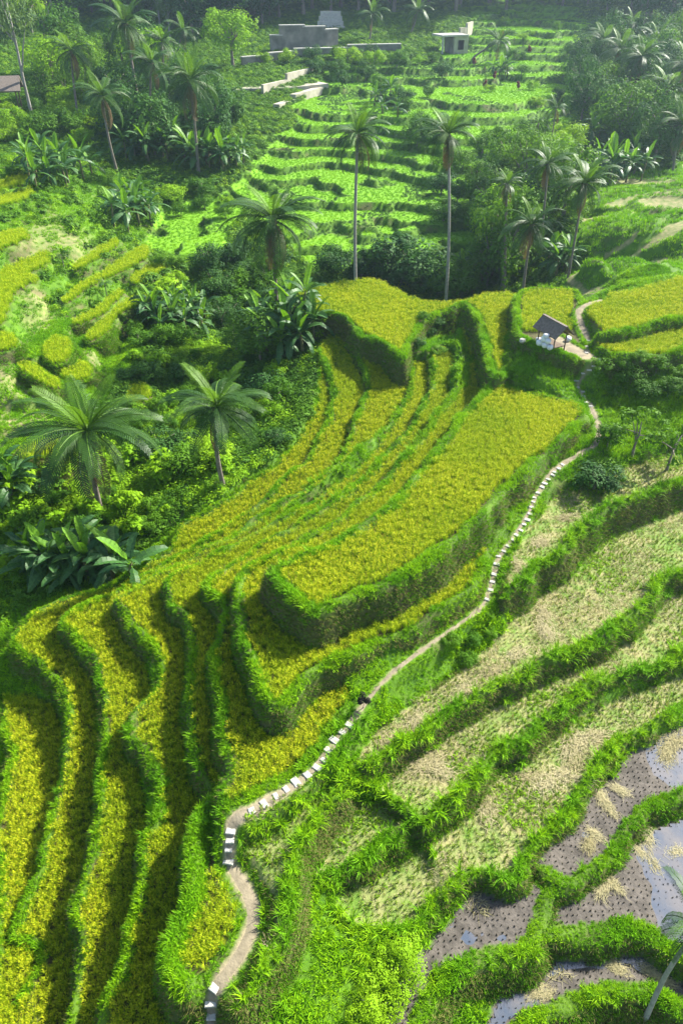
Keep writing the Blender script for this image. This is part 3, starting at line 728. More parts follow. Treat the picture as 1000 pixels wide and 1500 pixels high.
# grass on bunds, walls and slopes of the near ground
x, y = cand(-26, 28, 6, 63, .155)
o = near(own, x, y); d = near(din, x, y); bw = np.array([t['bw'] for t in TER] + [0.])[o]; wm = near(wallm, x, y); pd = bil(pathd, x, y); sl = bil(SLOPE, x, y)
vis = in_view(x, y, 40)
rn = rng.random(len(x))
inf = (o >= 0) & (d > bw) & (pd > np.where(np.array([t['kind'] for t in TER] + [''])[o] == 'rice', .3, .1)) & (sl < 1.2)
k_b = vis & (o >= 0) & ~inf & (pd > .03)
xb, yb = cand(-26, 28, 6, 63, .14)
ob = near(own, xb, yb); kb2 = (ob >= 0) & (near(din, xb, yb) < np.array([t['bw'] for t in TER] + [0.])[ob]) & (bil(pathd, xb, yb) > .03)
kb2[kb2] &= in_view(xb[kb2], yb[kb2], 40)
xb = np.r_[x[k_b], xb[kb2]]; yb = np.r_[y[k_b], yb[kb2]]
put('bund_grass', xb, yb, P_GRASS, .6, 1.05, 'short bright green grass on the earth banks around every terrace', tilt=.5, patchy=.6)
xw, yw = cand(-26, 28, 6, 63, .085)
k_w = (near(wallm, xw, yw) > .5) & (bil(SLOPE, xw, yw) > .6) & (bil(pathd, xw, yw) > .05)
xw, yw = xw[k_w], yw[k_w]; k_w = in_view(xw, yw, 40); xw, yw = xw[k_w], yw[k_w]; k_w = np.ones(len(xw), bool)
pn = fbm(xw, yw, 3.5, 2, 101)
pick = np.where(pn[k_w] + (rng.random(k_w.sum()) - .5) * .6 > -.02, rng.integers(0, 3, k_w.sum()), rng.integers(3, 6, k_w.sum()))
put('wall_grass', xw, yw, P_WALL, .6, 1.15, 'mixed dry and green grass hanging on the terrace walls', pick, tilt=.75)
JUNG = [(470,380),(478,480),(470,540),(462,600),(425,650),(330,725),(250,770),(150,845),(30,890),(-20,930),(-20,690),(60,690),(150,600),(170,560),(215,520),(200,470),(240,425),(310,440),(340,400),(400,390)]
def jung(x, y):
    px, py = to_px(x, y, bil(H, x, y)); d, i = seg_dist(px, py, np.array(JUNG, float)); return i & (x < 0)
jm = jung(x, y)
k_e = vis & (np.abs(pd) < .09) & (rn < .3)
put('slope_grass', x[k_e], y[k_e], P_GRASS, .4, .8, 'small grass tufts creeping over the edges of the dirt path')
k_s = vis & (o < 0) & ~((wm > .5) & (sl > .6)) & ~jm & (pd > .06) & (rn < .8)
k_s &= ~((bil(a_dry, x, y) > .45) & (rn > .35))
right = x > -6
put('slope_grass', x[k_s & ~right], y[k_s & ~right], P_GRASS, .9, 1.5, 'green grass covering the slopes on the ravine side', tilt=.4)
kr = k_s & right
px, py = to_px(x, y, bil(H, x, y))
tallz = kr & (fbm(x, y, 3, 2, 111) > .05) & (rn < .3)
put('slope_grass', x[kr], y[kr], P_GRASS, .9, 1.5, 'green grass covering the slopes beside the footpath', tilt=.4, patchy=.6)
put('tall_grass', x[tallz], y[tallz], P_TALL, .4, .75, 'tall arching grass on the banks between harvested fields', tilt=.3)
# long grass and fresh growth on the harvested banks
k_l = vis & (o >= 0) & ~inf & np.isin(np.array([t['kind'] for t in TER] + [''])[o], ['stubble', 'stubble_green']) & (rn < .4) & (pd > .1)
put('bank_grass', x[k_l], y[k_l], P_TALL, .35, .75, 'lush long grass along the banks of the harvested fields', tilt=.5)
k_t = vis & (o >= 0) & ~inf & (pd > .1) & (fbm(x, y, 2.0, 2, 181) > .2) & (rn < .22)
put('tall_grass', x[k_t], y[k_t], P_TALL, .3, .6, 'scattered longer weeds sprouting from the terrace banks', tilt=.4)
# stubble rows
x, y = cand(-12, 28, 6, 50, .23, .26)
o = near(own, x, y); d = near(din, x, y); bw = np.array([t['bw'] for t in TER] + [0.])[o]; kk = np.array([t['kind'] for t in TER] + [''])[o]
vis = in_view(x, y, 40) & (d > bw * .95) & (o >= 0)
k1 = vis & ((kk == 'stubble') | (kk == 'stubble_green'))
gn = fbm(x, y, 4, 2, 121) + np.where(kk == 'stubble_green', .24, .18) + (rng.random(len(x)) - .5) * .7
pick = np.where(gn[k1] < .05, rng.integers(0, 3, k1.sum()), rng.integers(3, 6, k1.sum()))
put('stubble', x[k1], y[k1], P_STUB, .8, 1.3, 'cut rice stubble with fresh shoots in the harvested fields', pick)
k2 = vis & (kk == 'wet')
put('stubble', x[k2], y[k2], P_MUDSTUB, .75, 1.15, 'rows of dark rotting stubble standing in the muddy paddies', group='stubble')
xs, ys = cand(-12, 28, 6, 50, .2, .5)
o = near(own, xs, ys); d = near(din, xs, ys); kk = np.array([t['kind'] for t in TER] + [''])[o]
tail = (kk == 'stubble') & (to_px(xs, ys, bil(H, xs, ys))[0] < 730) & (o == [t['name'] for t in TER].index('field_r2'))
k3 = in_view(xs, ys, 40) & (o >= 0) & (d > .4) & (np.where(kk == 'stubble', .14, np.where(kk == 'stubble_green', .16, np.where(kk == 'wet', .33, 9))) < fbm(xs, ys, 2.6, 2, 131) + (rng.random(len(xs)) - .5) * .2 + tail * .5) & (kk != 'rice') 
put('loose_straw', xs[k3], ys[k3], P_LOOSE, .7, 1.2, 'loose cut straw lying over the harvested fields')
k4 = in_view(xs, ys, 40) & (o >= 0) & (d > .35) & ((kk == 'stubble') | (kk == 'stubble_green')) & (fbm(xs, ys, 3.4, 2, 201) + (rng.random(len(xs)) - .5) * .25 > .17)
put('regrowth', xs[k4], ys[k4], P_WEED, .5, 1.1, 'patches of fresh yellow-green weeds in the harvested fields')
# jungle undergrowth in the ravine
x, y = cand(-34, 2, 20, 75, .42)
jm = jung(x, y) & in_view(x, y, 60) & (near(own, x, y) < 0)
x, y = x[jm], y[jm]
pick = np.where(fbm(x, y, 6, 2, 141) + (rng.random(len(x)) - .5) * .3 > .14, rng.integers(3, 5, len(x)), np.where(rng.random(len(x)) < .7, rng.integers(0, 3, len(x)), rng.integers(5, 7, len(x))))
put('undergrowth', x, y, P_BUSH, .7, 1.5, 'dense leafy undergrowth filling the ravine', pick)
# left slope, grass beyond near grid
x, y = cand(-60, -20, 45, 110, .38)
k = in_view(x, y, 20) & (near(own, x, y) < 0) & ~jung(x, y) & (bil(farT, x, y) < .4) & ((bil(a_dry, x, y) < .5) | (rng.random(len(x)) < .35))
put('slope_grass', x[k], y[k], P_FAR, .5, .9, 'green grass on the slope across the ravine', tilt=.4)
# far hillside
x, y = cand(-112, 112, 64, 240, .52)
vis = in_view(x, y, 30) & (near(own, x, y) < 0)
ft = bil(farT, x, y); fr = bil(farR, x, y); tr = near(tread, x, y)
weedy = fbm(x, y, 11, 2, 211) + fbm(x, y, 3, 2, 215) * .5 > .3
k = vis & (ft > .5) & (tr > .5) & ~weedy
put('young_rice', x[k], y[k], P_FAR, .5, .8, 'bright green young rice on the far hillside terraces')
k = vis & (ft > .5) & ((tr <= .5) | weedy)
put('undergrowth', x[k], y[k], P_DARK, .4, .75, 'leafy weeds on the walls of the far terraces', tilt=.5)
k = vis & (fr > .5) & ~(bil(a_dry, x, y) > .4)
put('slope_grass', x[k], y[k], P_FAR, .8, 1.3, 'green grass on the rounded banks beyond the upper field', tilt=.4)
k = vis & (ft <= .5) & (fr <= .5) & (rng.random(len(x)) < .75) & ~((x < -20) & (y < 110) & (rng.random(len(x)) < .7)) & (bil(a_dry, x, y) < .5)
put('undergrowth', x[k], y[k], P_BUSH, .8, 1.9, 'dense leafy undergrowth covering the far hillside')

# ------------------------------------------------------------------ stepping stones (parts of the footpath)
def slab(k):
    b = MB(); r = random.Random(k)
    w, d, h = .40 + r.uniform(-.04, .05), .27 + r.uniform(-.03, .04), .09
    top = [(-w/2+.02, -d/2+.02), (w/2-.03, -d/2+.01), (w/2-.02, d/2-.03), (-w/2+.03, d/2-.02)]
    bot = [(-w/2, -d/2), (w/2, -d/2), (w/2, d/2), (-w/2, d/2)]
    v = [(x, y, -.05) for x, y in bot] + [(x, y, h - .075) for x, y in bot] + [(x * .97, y * .97, h - .05 + r.uniform(-.008, .008)) for x, y in top]
    b.add(v, [(0, 1, 5, 4), (1, 2, 6, 5), (2, 3, 7, 6), (3, 0, 4, 7), (4, 5, 9, 8), (5, 6, 10, 9), (6, 7, 11, 10), (7, 4, 8, 11), (8, 9, 10, 11)])
    return b.me('stepping_stone', [M['stone']])
SLABS = [slab(k) for k in range(5)]
ST = [(680 + u * .22, 640 + v * .22) for u, v in ((650,185),(625,215),(600,240),(585,262),(553,290),(530,318),(515,338),(490,375),(462,410),(453,440),(447,472),(433,522),(415,557),(392,592),(372,625),(345,662),(320,695),(290,730),(258,765),(222,800),(210,857),(192,925),(183,973),(170,1028),(150,1085))]
ST += [(511,1063),(500,1073),(489,1086),(480,1100),(474,1115),(464,1126),(450,1137),(433,1147),(419,1158),(404,1168),(387,1180),(369,1190),(338,1218),(337,1233),(335,1246),(335,1263),(314,1449),(310,1472),(310,1490)]
ST += [(860,500),(858,508),(858,517),(876,527),(875,538),(867,542),(861,547),(852,552),(843,558),(845,568),(853,574),(853,581),(857,590),(864,596)]
pall = np.concatenate([P[:, :3] for P in (PATHS[0], PATHS[2])])
for i, (px, py) in enumerate(ST):
    p = hit(px, py)
    kk_ = int(np.argmin(np.hypot(pall[:, 0] - p.x, pall[:, 1] - p.y)))
    t = pall[min(kk_ + 1, len(pall) - 1)] - pall[max(kk_ - 1, 0)]
    ang = math.atan2(t[1], t[0]) + math.pi / 2
    if 1205 < py < 1275 or py > 1460 or 500 < py < 600: ang = U(-.15, .15)
    obj('stepping_stone', SLABS[i % 5], footpath, (p.x, p.y, hz(p.x, p.y) + .02), (U(-.04, .04), U(-.04, .04), ang + U(-.12, .12)), U(.72, .92) * (.8 if py < 900 else 1))

# ------------------------------------------------------------------ palms
def frond_mesh(kind, seed):
    r = random.Random(seed); b = MB()
    n = 34; bend = dict(up=.7, mid=1.35, low=1.6, dead=1.1)[kind]
    p = Vector((0, 0, 0)); ang = 0.0; pts = []; dirs = []
    for i in range(n + 1):
        pts.append(p.copy()); d = Vector((math.cos(ang), 0, math.sin(ang))); dirs.append(d)
        p = p + d / n; ang -= bend / n * (0.5 + 1.0 * i / n)
    b.tube([pts[i] for i in range(0, n + 1, 5)], [.013 * (1 - .85 * i / n) + .002 for i in range(0, n + 1, 5)], 4, 1)
    for i in range(4, n + 1):
        u = i / n
        L = .21 * math.sin(math.pi * min(1, (u * .86 + .1))) ** .6 * r.uniform(.85, 1.1) + .03
        for sd in (-1, 1):
            d = dirs[i]; side = Vector((0, sd, 0)); upv = d.cross(Vector((0, 1, 0)))
            droop = (-.35 if kind == 'up' else -.9 if kind == 'mid' else -1.4) * r.uniform(.7, 1.3)
            fwd = .45 + .5 * u
            if kind == 'dead': droop *= 1.5
            dir1 = (side + d * fwd + Vector((0, 0, .12 if kind == 'up' else 0))).normalized()
            dir2 = (side * .6 + d * fwd + Vector((0, 0, droop))).normalized()
            a0 = pts[i]; a1 = a0 + dir1 * L * .5; a2 = a1 + dir2 * L * .5
            w = d * r.uniform(.007, .0105)
            b.add([a0 - w, a0 + w, a1 - w * 1.1, a1 + w * 1.1, a2 - w * .15, a2 + w * .15], [(0, 1, 3, 2), (2, 3, 5, 4)], 0)
    mm = dict(up=['palm_young', 'palm_young'], mid=['palm', 'palm_young'], low=['palm', 'palm'], dead=['palm_dead', 'palm_dead'])[kind]
    return b.me('frond', [M[mm[0]], M[mm[1]]])
FR = {k: [frond_mesh(k, i * 7 + 1) for i in range(3)] for k in ('up', 'mid', 'low', 'dead')}
NUT = MB()
for i in range(7):
    a = i * .9
    for zz_ in (0,):
        c = Vector((.16 * math.cos(a), .16 * math.sin(a), -.12 - .05 * (i % 2)))
        vs = []; n = 6
        for j, (rr, zr) in enumerate(((.03, .11), (.1, .04), (.1, -.05), (.03, -.12))):
            vs += [c + Vector((rr * math.cos(k * 6.283 / n), rr * math.sin(k * 6.283 / n), zr)) for k in range(n)]
        NUT.add(vs, [(j * n + k, j * n + (k + 1) % n, (j + 1) * n + (k + 1) % n, (j + 1) * n + k) for j in range(3) for k in range(n)])
NUT_ME = NUT.me('coconut_cluster', [M['stem_banana']])
def palm(base, top, L, n, label, group, dead=2, tr=.15, pale=False, nuts=True, seed=0, cat='palm', name='coconut_palm', ivy=False):
    r = random.Random(seed * 13 + 5); n = int(n * 1.2)
    base = Vector(base); top = Vector(top)
    root = empty(name, base); tag(root, label, cat, group)
    T = top - base
    b = MB(); k = 9; bow = Vector((r.uniform(-.3, .3), r.uniform(-.3, .3), 0)) * min(1, T.length / 8)
    pts = [T * (i / k) + bow * math.sin(math.pi * i / k) for i in range(k + 1)]
    pts[0].z -= .4
    b.tube(pts, [tr * (1.35 if i == 0 else 1.0 - .3 * i / k) for i in range(k + 1)], 8, 0)
    obj('trunk', b.me('trunk', [M['trunk_pale' if pale else 'trunk']], True), root)
    if nuts: obj('coconut_cluster', NUT_ME, root, T, scale=max(.8, L / 3))
    for i in range(n):
        u = (i + .5) / n
        az = i * 2.39996 + r.uniform(-.2, .2)
        if u < .16: kind, el = 'up', r.uniform(.95, 1.35)
        elif u < .6: kind, el = 'mid', r.uniform(.3, 1.0)
        else: kind, el = 'low', r.uniform(-.5, .35)
        s = L * r.uniform(.85, 1.1) * (.8 if kind == 'up' else 1)
        obj('frond', FR[kind][r.randrange(3)], root, T, (r.uniform(-.45, .45), -el, az), s)
    for i in range(dead):
        tag(obj('frond', FR['dead'][r.randrange(3)], root, T - Vector((0, 0, .1)), (0, r.uniform(.8, 1.25), r.uniform(0, 6.28)), L * r.uniform(.7, .95)), 'dry brown hanging frond')
    if ivy:
        b = MB()
        for i in range(420):
            u = r.random() ** .8 * .85; a = r.uniform(0, 6.28); q = T * u; rr = tr + r.uniform(.05, .45)
            c = q + Vector((math.cos(a) * rr, math.sin(a) * rr, 0))
            b.leaf(c, (math.cos(a), math.sin(a), .5), r.uniform(.18, .34), .7, r.uniform(0, 6.28))
        tag(obj('climbing_vine', b.me('climbing_vine', [M['bush']]), root), 'leafy vine climbing the trunk')
    return root
def palm_px(bpx, cpx, L, n, label, group=None, Yd=None, **kw):
    if Yd is None:
        base = hit(*bpx)
        top = at_y(cpx[0], cpx[1], base.y)
    else:
        top = at_y(cpx[0], cpx[1], Yd)
        bx = at_y(bpx[0], bpx[1], Yd).x
        base = Vector((bx, Yd, hz(bx, Yd)))
    return palm(base, top, L, n, label, group, **kw)
palm_px((150,755), (128,632), 4.9, 26, 'large coconut palm with drooping fronds rising from the ravine undergrowth', seed=1, dead=3, tr=.2)
palm_px((328,715), (318,596), 3.7, 20, 'slim coconut palm with a few open fronds at the edge of the lowest yellow strip', seed=2, dead=1, tr=.16)
palm_px((405,440), (400,322), 4.6, 24, 'shaggy coconut palm with vine-wrapped trunk and brown hanging fronds above banana plants', seed=3, dead=7, tr=.2, ivy=True, Yd=63)
palm_px((525,409), (524,196), 3.5, 22, 'tall straight coconut palm behind the field at the head of the bowl', seed=4, dead=3, tr=.17, pale=True, Yd=71)
palm_px((656,410), (656,196), 3.4, 20, 'tall pale-trunked palm next to the dark ravine bushes', seed=5, dead=3, tr=.16, pale=True, Yd=73)
palm_px((285,195), (279,118), 5.2, 22, 'coconut palm standing over the darkest banana thicket', seed=6, dead=3, tr=.22, Yd=112)
palm_px((195,92), (184,34), 5.6, 24, 'coconut palm with drooping pale fronds beside the leafy trees', seed=7, dead=3, tr=.25, Yd=140)
palm_px((772,405), (779,328), 3.3, 18, 'palm with yellow leaf base beside the harvested rounded fields', seed=8, dead=4, tr=.16, Yd=70)
palm_px((830,415), (856,268), 3.3, 20, 'leaning slender palm with long thin trunk at the edge of rounded fields', seed=9, dead=2, tr=.12, Yd=70)
palm_px((795,330), (802,240), 3.0, 16, 'palm half hidden among vine-covered trees', seed=10, dead=3, tr=.14, Yd=82)
palm_px((745,400), (742,268), 2.2, 14, 'short-crowned palm wrapped in climbing vines', seed=11, dead=4, tr=.16, Yd=76, ivy=True)
palm_px((806,215), (814,158), 2.4, 13, 'slender areca palm with short stiff crown', 'areca palms on the far slope', seed=12, dead=1, tr=.12, nuts=False, Yd=108)
palm_px((786,225), (788,180), 1.9, 11, 'slender areca palm with short stiff crown', 'areca palms on the far slope', seed=13, dead=1, tr=.1, nuts=False, Yd=106)
for i, (bx, by, cx, cy, yd) in enumerate(((945,150,940,82,140),(965,220,978,128,125),(905,140,908,72,150),(985,250,998,182,112),(968,110,962,60,160),(1010,150,1005,95,135),(880,110,884,60,160),(925,95,926,38,172))):
    palm_px((bx, by), (cx, cy), 4.6, 18, 'hazy coconut palm over the dark wooded valley side', 'palms over the wooded valley side', seed=20 + i, dead=2, tr=.2, Yd=yd)
for i, (bx, by, cx, cy, yd) in enumerate(((215,165,222,92,125),(110,150,104,74,135),(240,110,238,62,150),(165,210,150,140,112),(70,90,66,30,165))):
    palm_px((bx, by), (cx, cy), 4.4, 18, 'coconut palm among the trees of the upper lawn and thicket', 'palms of the upper thicket', seed=70 + i, dead=2, tr=.2, Yd=yd)
for i, (bx, by, cx, cy, yd) in enumerate(((540,90,545,20,190),(690,95,730,60,175),(250,90,268,45,165),(600,60,612,15,195))):
    palm_px((bx, by), (cx, cy), 4.2, 16, 'palm crown among the trees around the old stone walls', 'palms around the stone walls', seed=40 + i, dead=1, tr=.2, Yd=yd)
bq = hit(945, 1492); tq = at_y(1026, 1358, bq.y)
palm(bq, tq, 1.75, 13, 'thin grey-stemmed young palm standing in the lowest muddy paddy bank', None, dead=2, tr=.085, pale=True, nuts=False, seed=60)
for px, py, h in ((96,402,1.9),(158,437,1.5)):
    p = hit(px, py); palm(p, p + Vector((0, 0, h)), 1.0, 9, 'tiny palm seedling on the grassy slope across the ravine', 'palm seedlings across the ravine', dead=0, tr=.05, nuts=False, seed=int(px), name='palm_seedling')

# ------------------------------------------------------------------ banana plants
def banana_leaf(kind, seed):
    r = random.Random(seed); b = MB(); n = 9
    bend = dict(up=.5, mid=1.3, low=1.6)[kind]
    p = Vector((0, 0, 0)); ang = 0; rows = []
    for i in range(n + 1):
        u = i / n
        w = .0 if u < .12 else .135 * math.sin(math.pi * min(1, (u - .12) / .88 * .93 + .07)) ** .55
        d = Vector((math.cos(ang), 0, math.sin(ang))); up = Vector((-math.sin(ang), 0, math.cos(ang)))
        wl, wr = w * r.uniform(.72, 1.08), w * r.uniform(.72, 1.08)
        fold = .35 if kind != 'low' else -.35
        rows.append([p + Vector((0, -wl, 0)) + up * wl * fold, p.copy(), p + Vector((0, wr, 0)) + up * wr * fold, d])
        p = p + d / n; ang -= bend / n * (.4 + 1.2 * u)
    for i in range(1, n):
        a, c = rows[i], rows[i + 1]
        gap = c[3] * (-.012)
        b.add([a[0], a[1], c[1], c[0] + gap], [(0, 1, 2, 3)]); b.add([a[1], a[2], c[2] + gap, c[1]], [(0, 1, 2, 3)])
    b.tube([rows[i][1] - Vector((0, 0, .008)) for i in range(0, n + 1, 3)], [.018, .013, .009, .004], 4, 1)
    return b.me('leaf', [M['banana_young' if kind == 'up' else 'banana'], M['banana_young']], False)
BL = {k: [banana_leaf(k, 3 + i * 11) for i in range(3)] for k in ('up', 'mid', 'low')}
def banana(p, h, L, n, label, group, seed, rz=0):
    r = random.Random(seed)
    root = empty('banana_plant', p, rz); tag(root, label, 'banana plant', group)
    b = MB(); lean = Vector((r.uniform(-.25, .25), r.uniform(-.25, .25), 0))
    b.tube([(0, 0, -.3), lean * .5 + Vector((0, 0, h * .5)), lean + Vector((0, 0, h))], [.15, .12, .08], 7)
    obj('stem', b.me('stem', [M['stem_banana']], True), root)
    T = lean + Vector((0, 0, h))
    for i in range(n):
        u = (i + .5) / n
        kind, el = ('up', r.uniform(1.0, 1.4)) if u < .16 else ('mid', r.uniform(.45, 1.0)) if u < .6 else ('low', r.uniform(-.2, .4))
        obj('leaf', BL[kind][r.randrange(3)], root, T - Vector((0, 0, .25 * u)), (r.uniform(-.4, .4), -el, i * 2.39996 + r.uniform(-.3, .3)), L * r.uniform(.8, 1.1))
    return root
BAN = [  # (centre px, spread px, number, stem height, leaf length, label, group)
 ((414,500), (46, 34), 13, 2.4, 2.7, 'big dark banana plant in the thick clump at the bowl rim', 'banana clump at the bowl rim'),
 ((262,478), (46, 18), 11, 1.9, 2.1, 'silvery banana plant in the clump beside the small yellow patches', 'banana clump by the small yellow patches'),
 ((115,838), (80, 18), 14, 1.4, 2.2, 'broad-leaved banana plant in the dark clump above the outermost rice strip', 'banana clump above the outermost strip'),
 ((10,725), (22, 18), 4, 1.8, 2.4, 'pale green banana plant near the little yellow field in the ravine', 'banana plants near the ravine field'),
 ((85,262), (55, 18), 9, 2.4, 2.8, 'blue-green banana plant in the row above the straw slope', 'banana row above the straw slope'),
 ((195,325), (32, 22), 7, 2.4, 2.8, 'banana plant crowded around the creek head', 'banana plants at the creek head'),
 ((315,245), (45, 10), 9, 2.8, 3.4, 'dark banana plant in the shaded thicket below a coconut palm', 'shaded banana thicket'),
 ((230,235), (50, 12), 7, 2.8, 3.4, 'dark banana plant in the shaded thicket below a coconut palm', 'shaded banana thicket'),
 ((818,398), (22, 14), 5, 2.0, 2.3, 'banana plant among palms next to the rounded fields', 'banana plants among the palms'),
 ((900,262), (45, 12), 7, 2.4, 3.0, 'glossy banana plant along the valley edge above the rounded fields', 'banana plants along the valley edge'),
 ((690,415), (40, 8), 5, 1.8, 2.2, 'banana plant behind the curved terrace bowl among dark bushes', 'banana plants behind the bowl'),
 ((735,112), (14, 8), 3, 1.8, 2.4, 'small banana plant on the far green terraces', 'banana plants on the far terraces'),
 ((570,160), (24, 20), 3, 1.8, 2.4, 'small banana plant on the far green terraces', 'banana plants on the far terraces'),
 ((915,215), (60, 14), 6, 2.6, 3.2, 'glossy banana plant along the valley edge above the rounded fields', 'banana plants along the valley edge'),
]
sd = 100
for c, sp, n, h, L, lab, grp in BAN:
    n = int(n * 1.7)
    for i in range(n):
        sd += 1; r = random.Random(sd)
        a = i * 2.4; q = math.sqrt((i + .5) / n)
        p = hit(c[0] + sp[0] * q * math.cos(a), c[1] + sp[1] * q * math.sin(a))
        hh = r.uniform(.65, 1.2); size = 'short' if hh < .85 else 'tall' if hh > 1.02 else 'middling'
        banana(p, h * hh, L * r.uniform(.8, 1.1), r.randint(8, 11), size + ' ' + lab, grp + ', ' + size, sd, r.uniform(0, 6.28))

# ------------------------------------------------------------------ trees and shrubs
def crown(seed, ncl, nleaf, size, mat, rx=.36, rz=.36, cz=.66, cr=.15, asp=.6):
    r = random.Random(seed); b = MB(); cs = []
    while len(cs) < ncl:
        d = Vector((r.uniform(-1, 1), r.uniform(-1, 1), r.uniform(-1, 1)))
        if .25 < d.length < 1: cs.append(Vector((d.x * rx, d.y * rx, cz + d.z * rz * (1 if d.z > 0 else .8))))
    for c in cs:
        k = cr * r.uniform(.6, 1.25)
        for i in range(nleaf):
            d = Vector((r.gauss(0, 1), r.gauss(0, 1), r.gauss(0, .8))).normalized() * k * r.uniform(.55, 1)
            nn = d.normalized() + Vector((r.uniform(-.5, .5), r.uniform(-.5, .5), .55))
            b.leaf(c + d, nn, size * r.uniform(.6, 1.3), asp, r.uniform(0, 6.28))
    return b.me('crown', [mat]), cs
def tree_proto(seed, mat, bark, ncl=26, nleaf=60, size=.05, **kw):
    cm, cs = crown(seed, ncl, nleaf, size, mat, **kw)
    r = random.Random(seed); b = MB(); cz = kw.get('cz', .66)
    b.tube([(0, 0, -.05), (.01, 0, cz * .35), (-.01, .01, cz * .75), (0, 0, cz + .1)], [.028, .02, .014, .006], 7)
    for c in cs[::4]:
        z0 = cz * r.uniform(.45, .8)
        b.tube([(0, 0, z0), (c.x * .5, c.y * .5, (z0 + c.z) * .52), (c.x, c.y, c.z)], [.012, .008, .003], 5)
    return b.me('trunk', [bark], True), cm
TP = dict(
 dark=[tree_proto(s, M['tree_dark'], M['trunk'], 36, 85, .042, cz=.58, rz=.42) for s in (1, 2)],
 mid=[tree_proto(s, M['tree_mid'], M['trunk'], 36, 85, .042, cz=.58, rz=.42) for s in (3, 4)],
 lime=[tree_proto(s, M['bush_lime'], M['trunk'], 36, 85, .042, cz=.58, rz=.42) for s in (5,)],
 grey=[tree_proto(s, M['tree_grey'], M['trunk_pale'], 18, 60, .04, cz=.75, rz=.25, rx=.33, cr=.12) for s in (6, 7)],
 shrub=[tree_proto(s, M['bush'], M['trunk'], 22, 110, .062, cz=.5, rz=.36, rx=.42, cr=.2) for s in (8, 9)],
 shrub_dark=[tree_proto(s, M['tree_dark'], M['trunk'], 22, 110, .062, cz=.5, rz=.36, rx=.42, cr=.2) for s in (10, 11)],
 shrub_lime=[tree_proto(s, M['bush_lime'], M['trunk'], 22, 110, .06, cz=.5, rz=.36, rx=.42, cr=.2) for s in (12, 13)],
 broad=[tree_proto(s, M['bush_lime'], M['trunk'], 16, 22, .2, cz=.5, rz=.34, rx=.42, cr=.22, asp=.55) for s in (23, 24)],
 fine_lime=[tree_proto(s, M['bush_lime'], M['trunk'], 30, 220, .036, cz=.5, rz=.38, rx=.42, cr=.16) for s in (21, 22)],
 open=[tree_proto(s, M['tree_mid'], M['trunk'], 15, 26, .075, cz=.6, rz=.32, rx=.5, cr=.13) for s in (14, 15)],
 red=[tree_proto(16, M['red_leaf'], M['trunk'], 9, 40, .14, cz=.55, rz=.35, rx=.2, cr=.14)],
 vine=[tree_proto(s, M['tree_mid'], M['trunk'], 34, 50, .045, cz=.5, rz=.48, rx=.2, cr=.12) for s in (17, 18)],
 black=[tree_proto(19, M['black_leaf'], M['trunk'], 10, 40, .12, cz=.55, rz=.38, rx=.24, cr=.16)])
def tree(p, h, kind, label, cat='tree', group=None, name='leafy_tree', wide=1.0, rz=None, seed=[0]):
    seed[0] += 1
    r = random.Random(seed[0] * 31)
    tm, cm = TP[kind][r.randrange(len(TP[kind]))]
    root = empty(name, p, r.uniform(0, 6.28) if rz is None else rz); root.scale = (h * wide, h * wide, h)
    tag(root, label, cat, group)
    obj('trunk' if cat == 'tree' else 'stem', tm, root); obj('crown' if cat == 'tree' else 'foliage', cm, root)
    return root
def poly_pts(poly, n, mind, seed):
    r = random.Random(seed); P = np.array(poly, float); out = []; tries = 0
    while len(out) < n and tries < n * 40:
        tries += 1
        px, py = r.uniform(P[:, 0].min(), P[:, 0].max()), r.uniform(P[:, 1].min(), P[:, 1].max())
        if not seg_dist(np.array([px]), np.array([py]), P)[1][0]: continue
        p = hit(px, py)
        if any((p - q).length < mind for q in out): continue
        out.append(p)
    return out
LOOK = dict(dark='dark green', mid='mid green', lime='bright green', grey='grey-green', shrub='mid green', shrub_dark='dark green', shrub_lime='yellow-green', broad='large-leaved', open='open-branched', vine='vine-covered')
def grove(poly, n, mind, h0, h1, kind, label, group, seed, cat='tree', name='leafy_tree', w0=.9, w1=1.3):
    for p in poly_pts(poly, n, mind, seed):
        r = random.Random(int(p.x * 100) + int(p.y * 77) + seed)
        h = r.uniform(h0, h1); k = kind if isinstance(kind, str) else kind[r.randrange(len(kind))]; w = r.uniform(w0, w1)
        size = 'small' if h < h0 + .33 * (h1 - h0) else 'large' if h > h0 + .67 * (h1 - h0) else 'medium'
        lab = '%s %s %s' % (size, LOOK[k], label)
        tree(p, h, k, lab, cat, '%s, %s %s' % (group, size, LOOK[k]), name, w)
# single trees
pt = hit(48, 172)
tree(pt, 19, 'grey', 'tall pale-trunked tree with airy grey-green crown beside the wooden shelter', wide=.62, name='tall_tree')
tree(hit(102, 110), 11, 'mid', 'bushy green tree with two trunks on the bright lawn', name='leafy_tree', wide=1.1)
tree(hit(142, 118), 7, 'mid', 'small thin tree on the bright lawn', wide=.8)
tree(hit(342, 100), 10.5, 'lime', 'round bright green tree in front of the grey stone wall', wide=1.25)
tree(hit(590, 408), 5.5, 'shrub_dark', 'broad dark leafy bush behind the head of the terrace bowl', 'shrub', wide=1.7, name='broad_bush')
tree(hit(560, 405), 4.0, 'shrub', 'mid green bush at the foot of the tall straight palm', 'shrub', wide=1.4, name='broad_bush')
tree(hit(625, 425), 4.2, 'shrub_dark', 'dark bush between the two tall palms', 'shrub', wide=1.4, name='broad_bush')
tree(hit(735, 425), 11, 'vine', 'tree column smothered in hanging vines beside the short palm', wide=1.1, name='vine_tree')
tree(hit(712, 420), 9, 'vine', 'shorter vine-covered tree at the ravine edge', wide=1.1, name='vine_tree')
tree(hit(765, 300), 8, 'mid', 'leafy tree behind the vine columns', wide=1.1)
tree(hit(925, 668), 3.3, 'open', 'small open-branched tree beside the end of the stone steps', wide=1.15, name='young_tree')
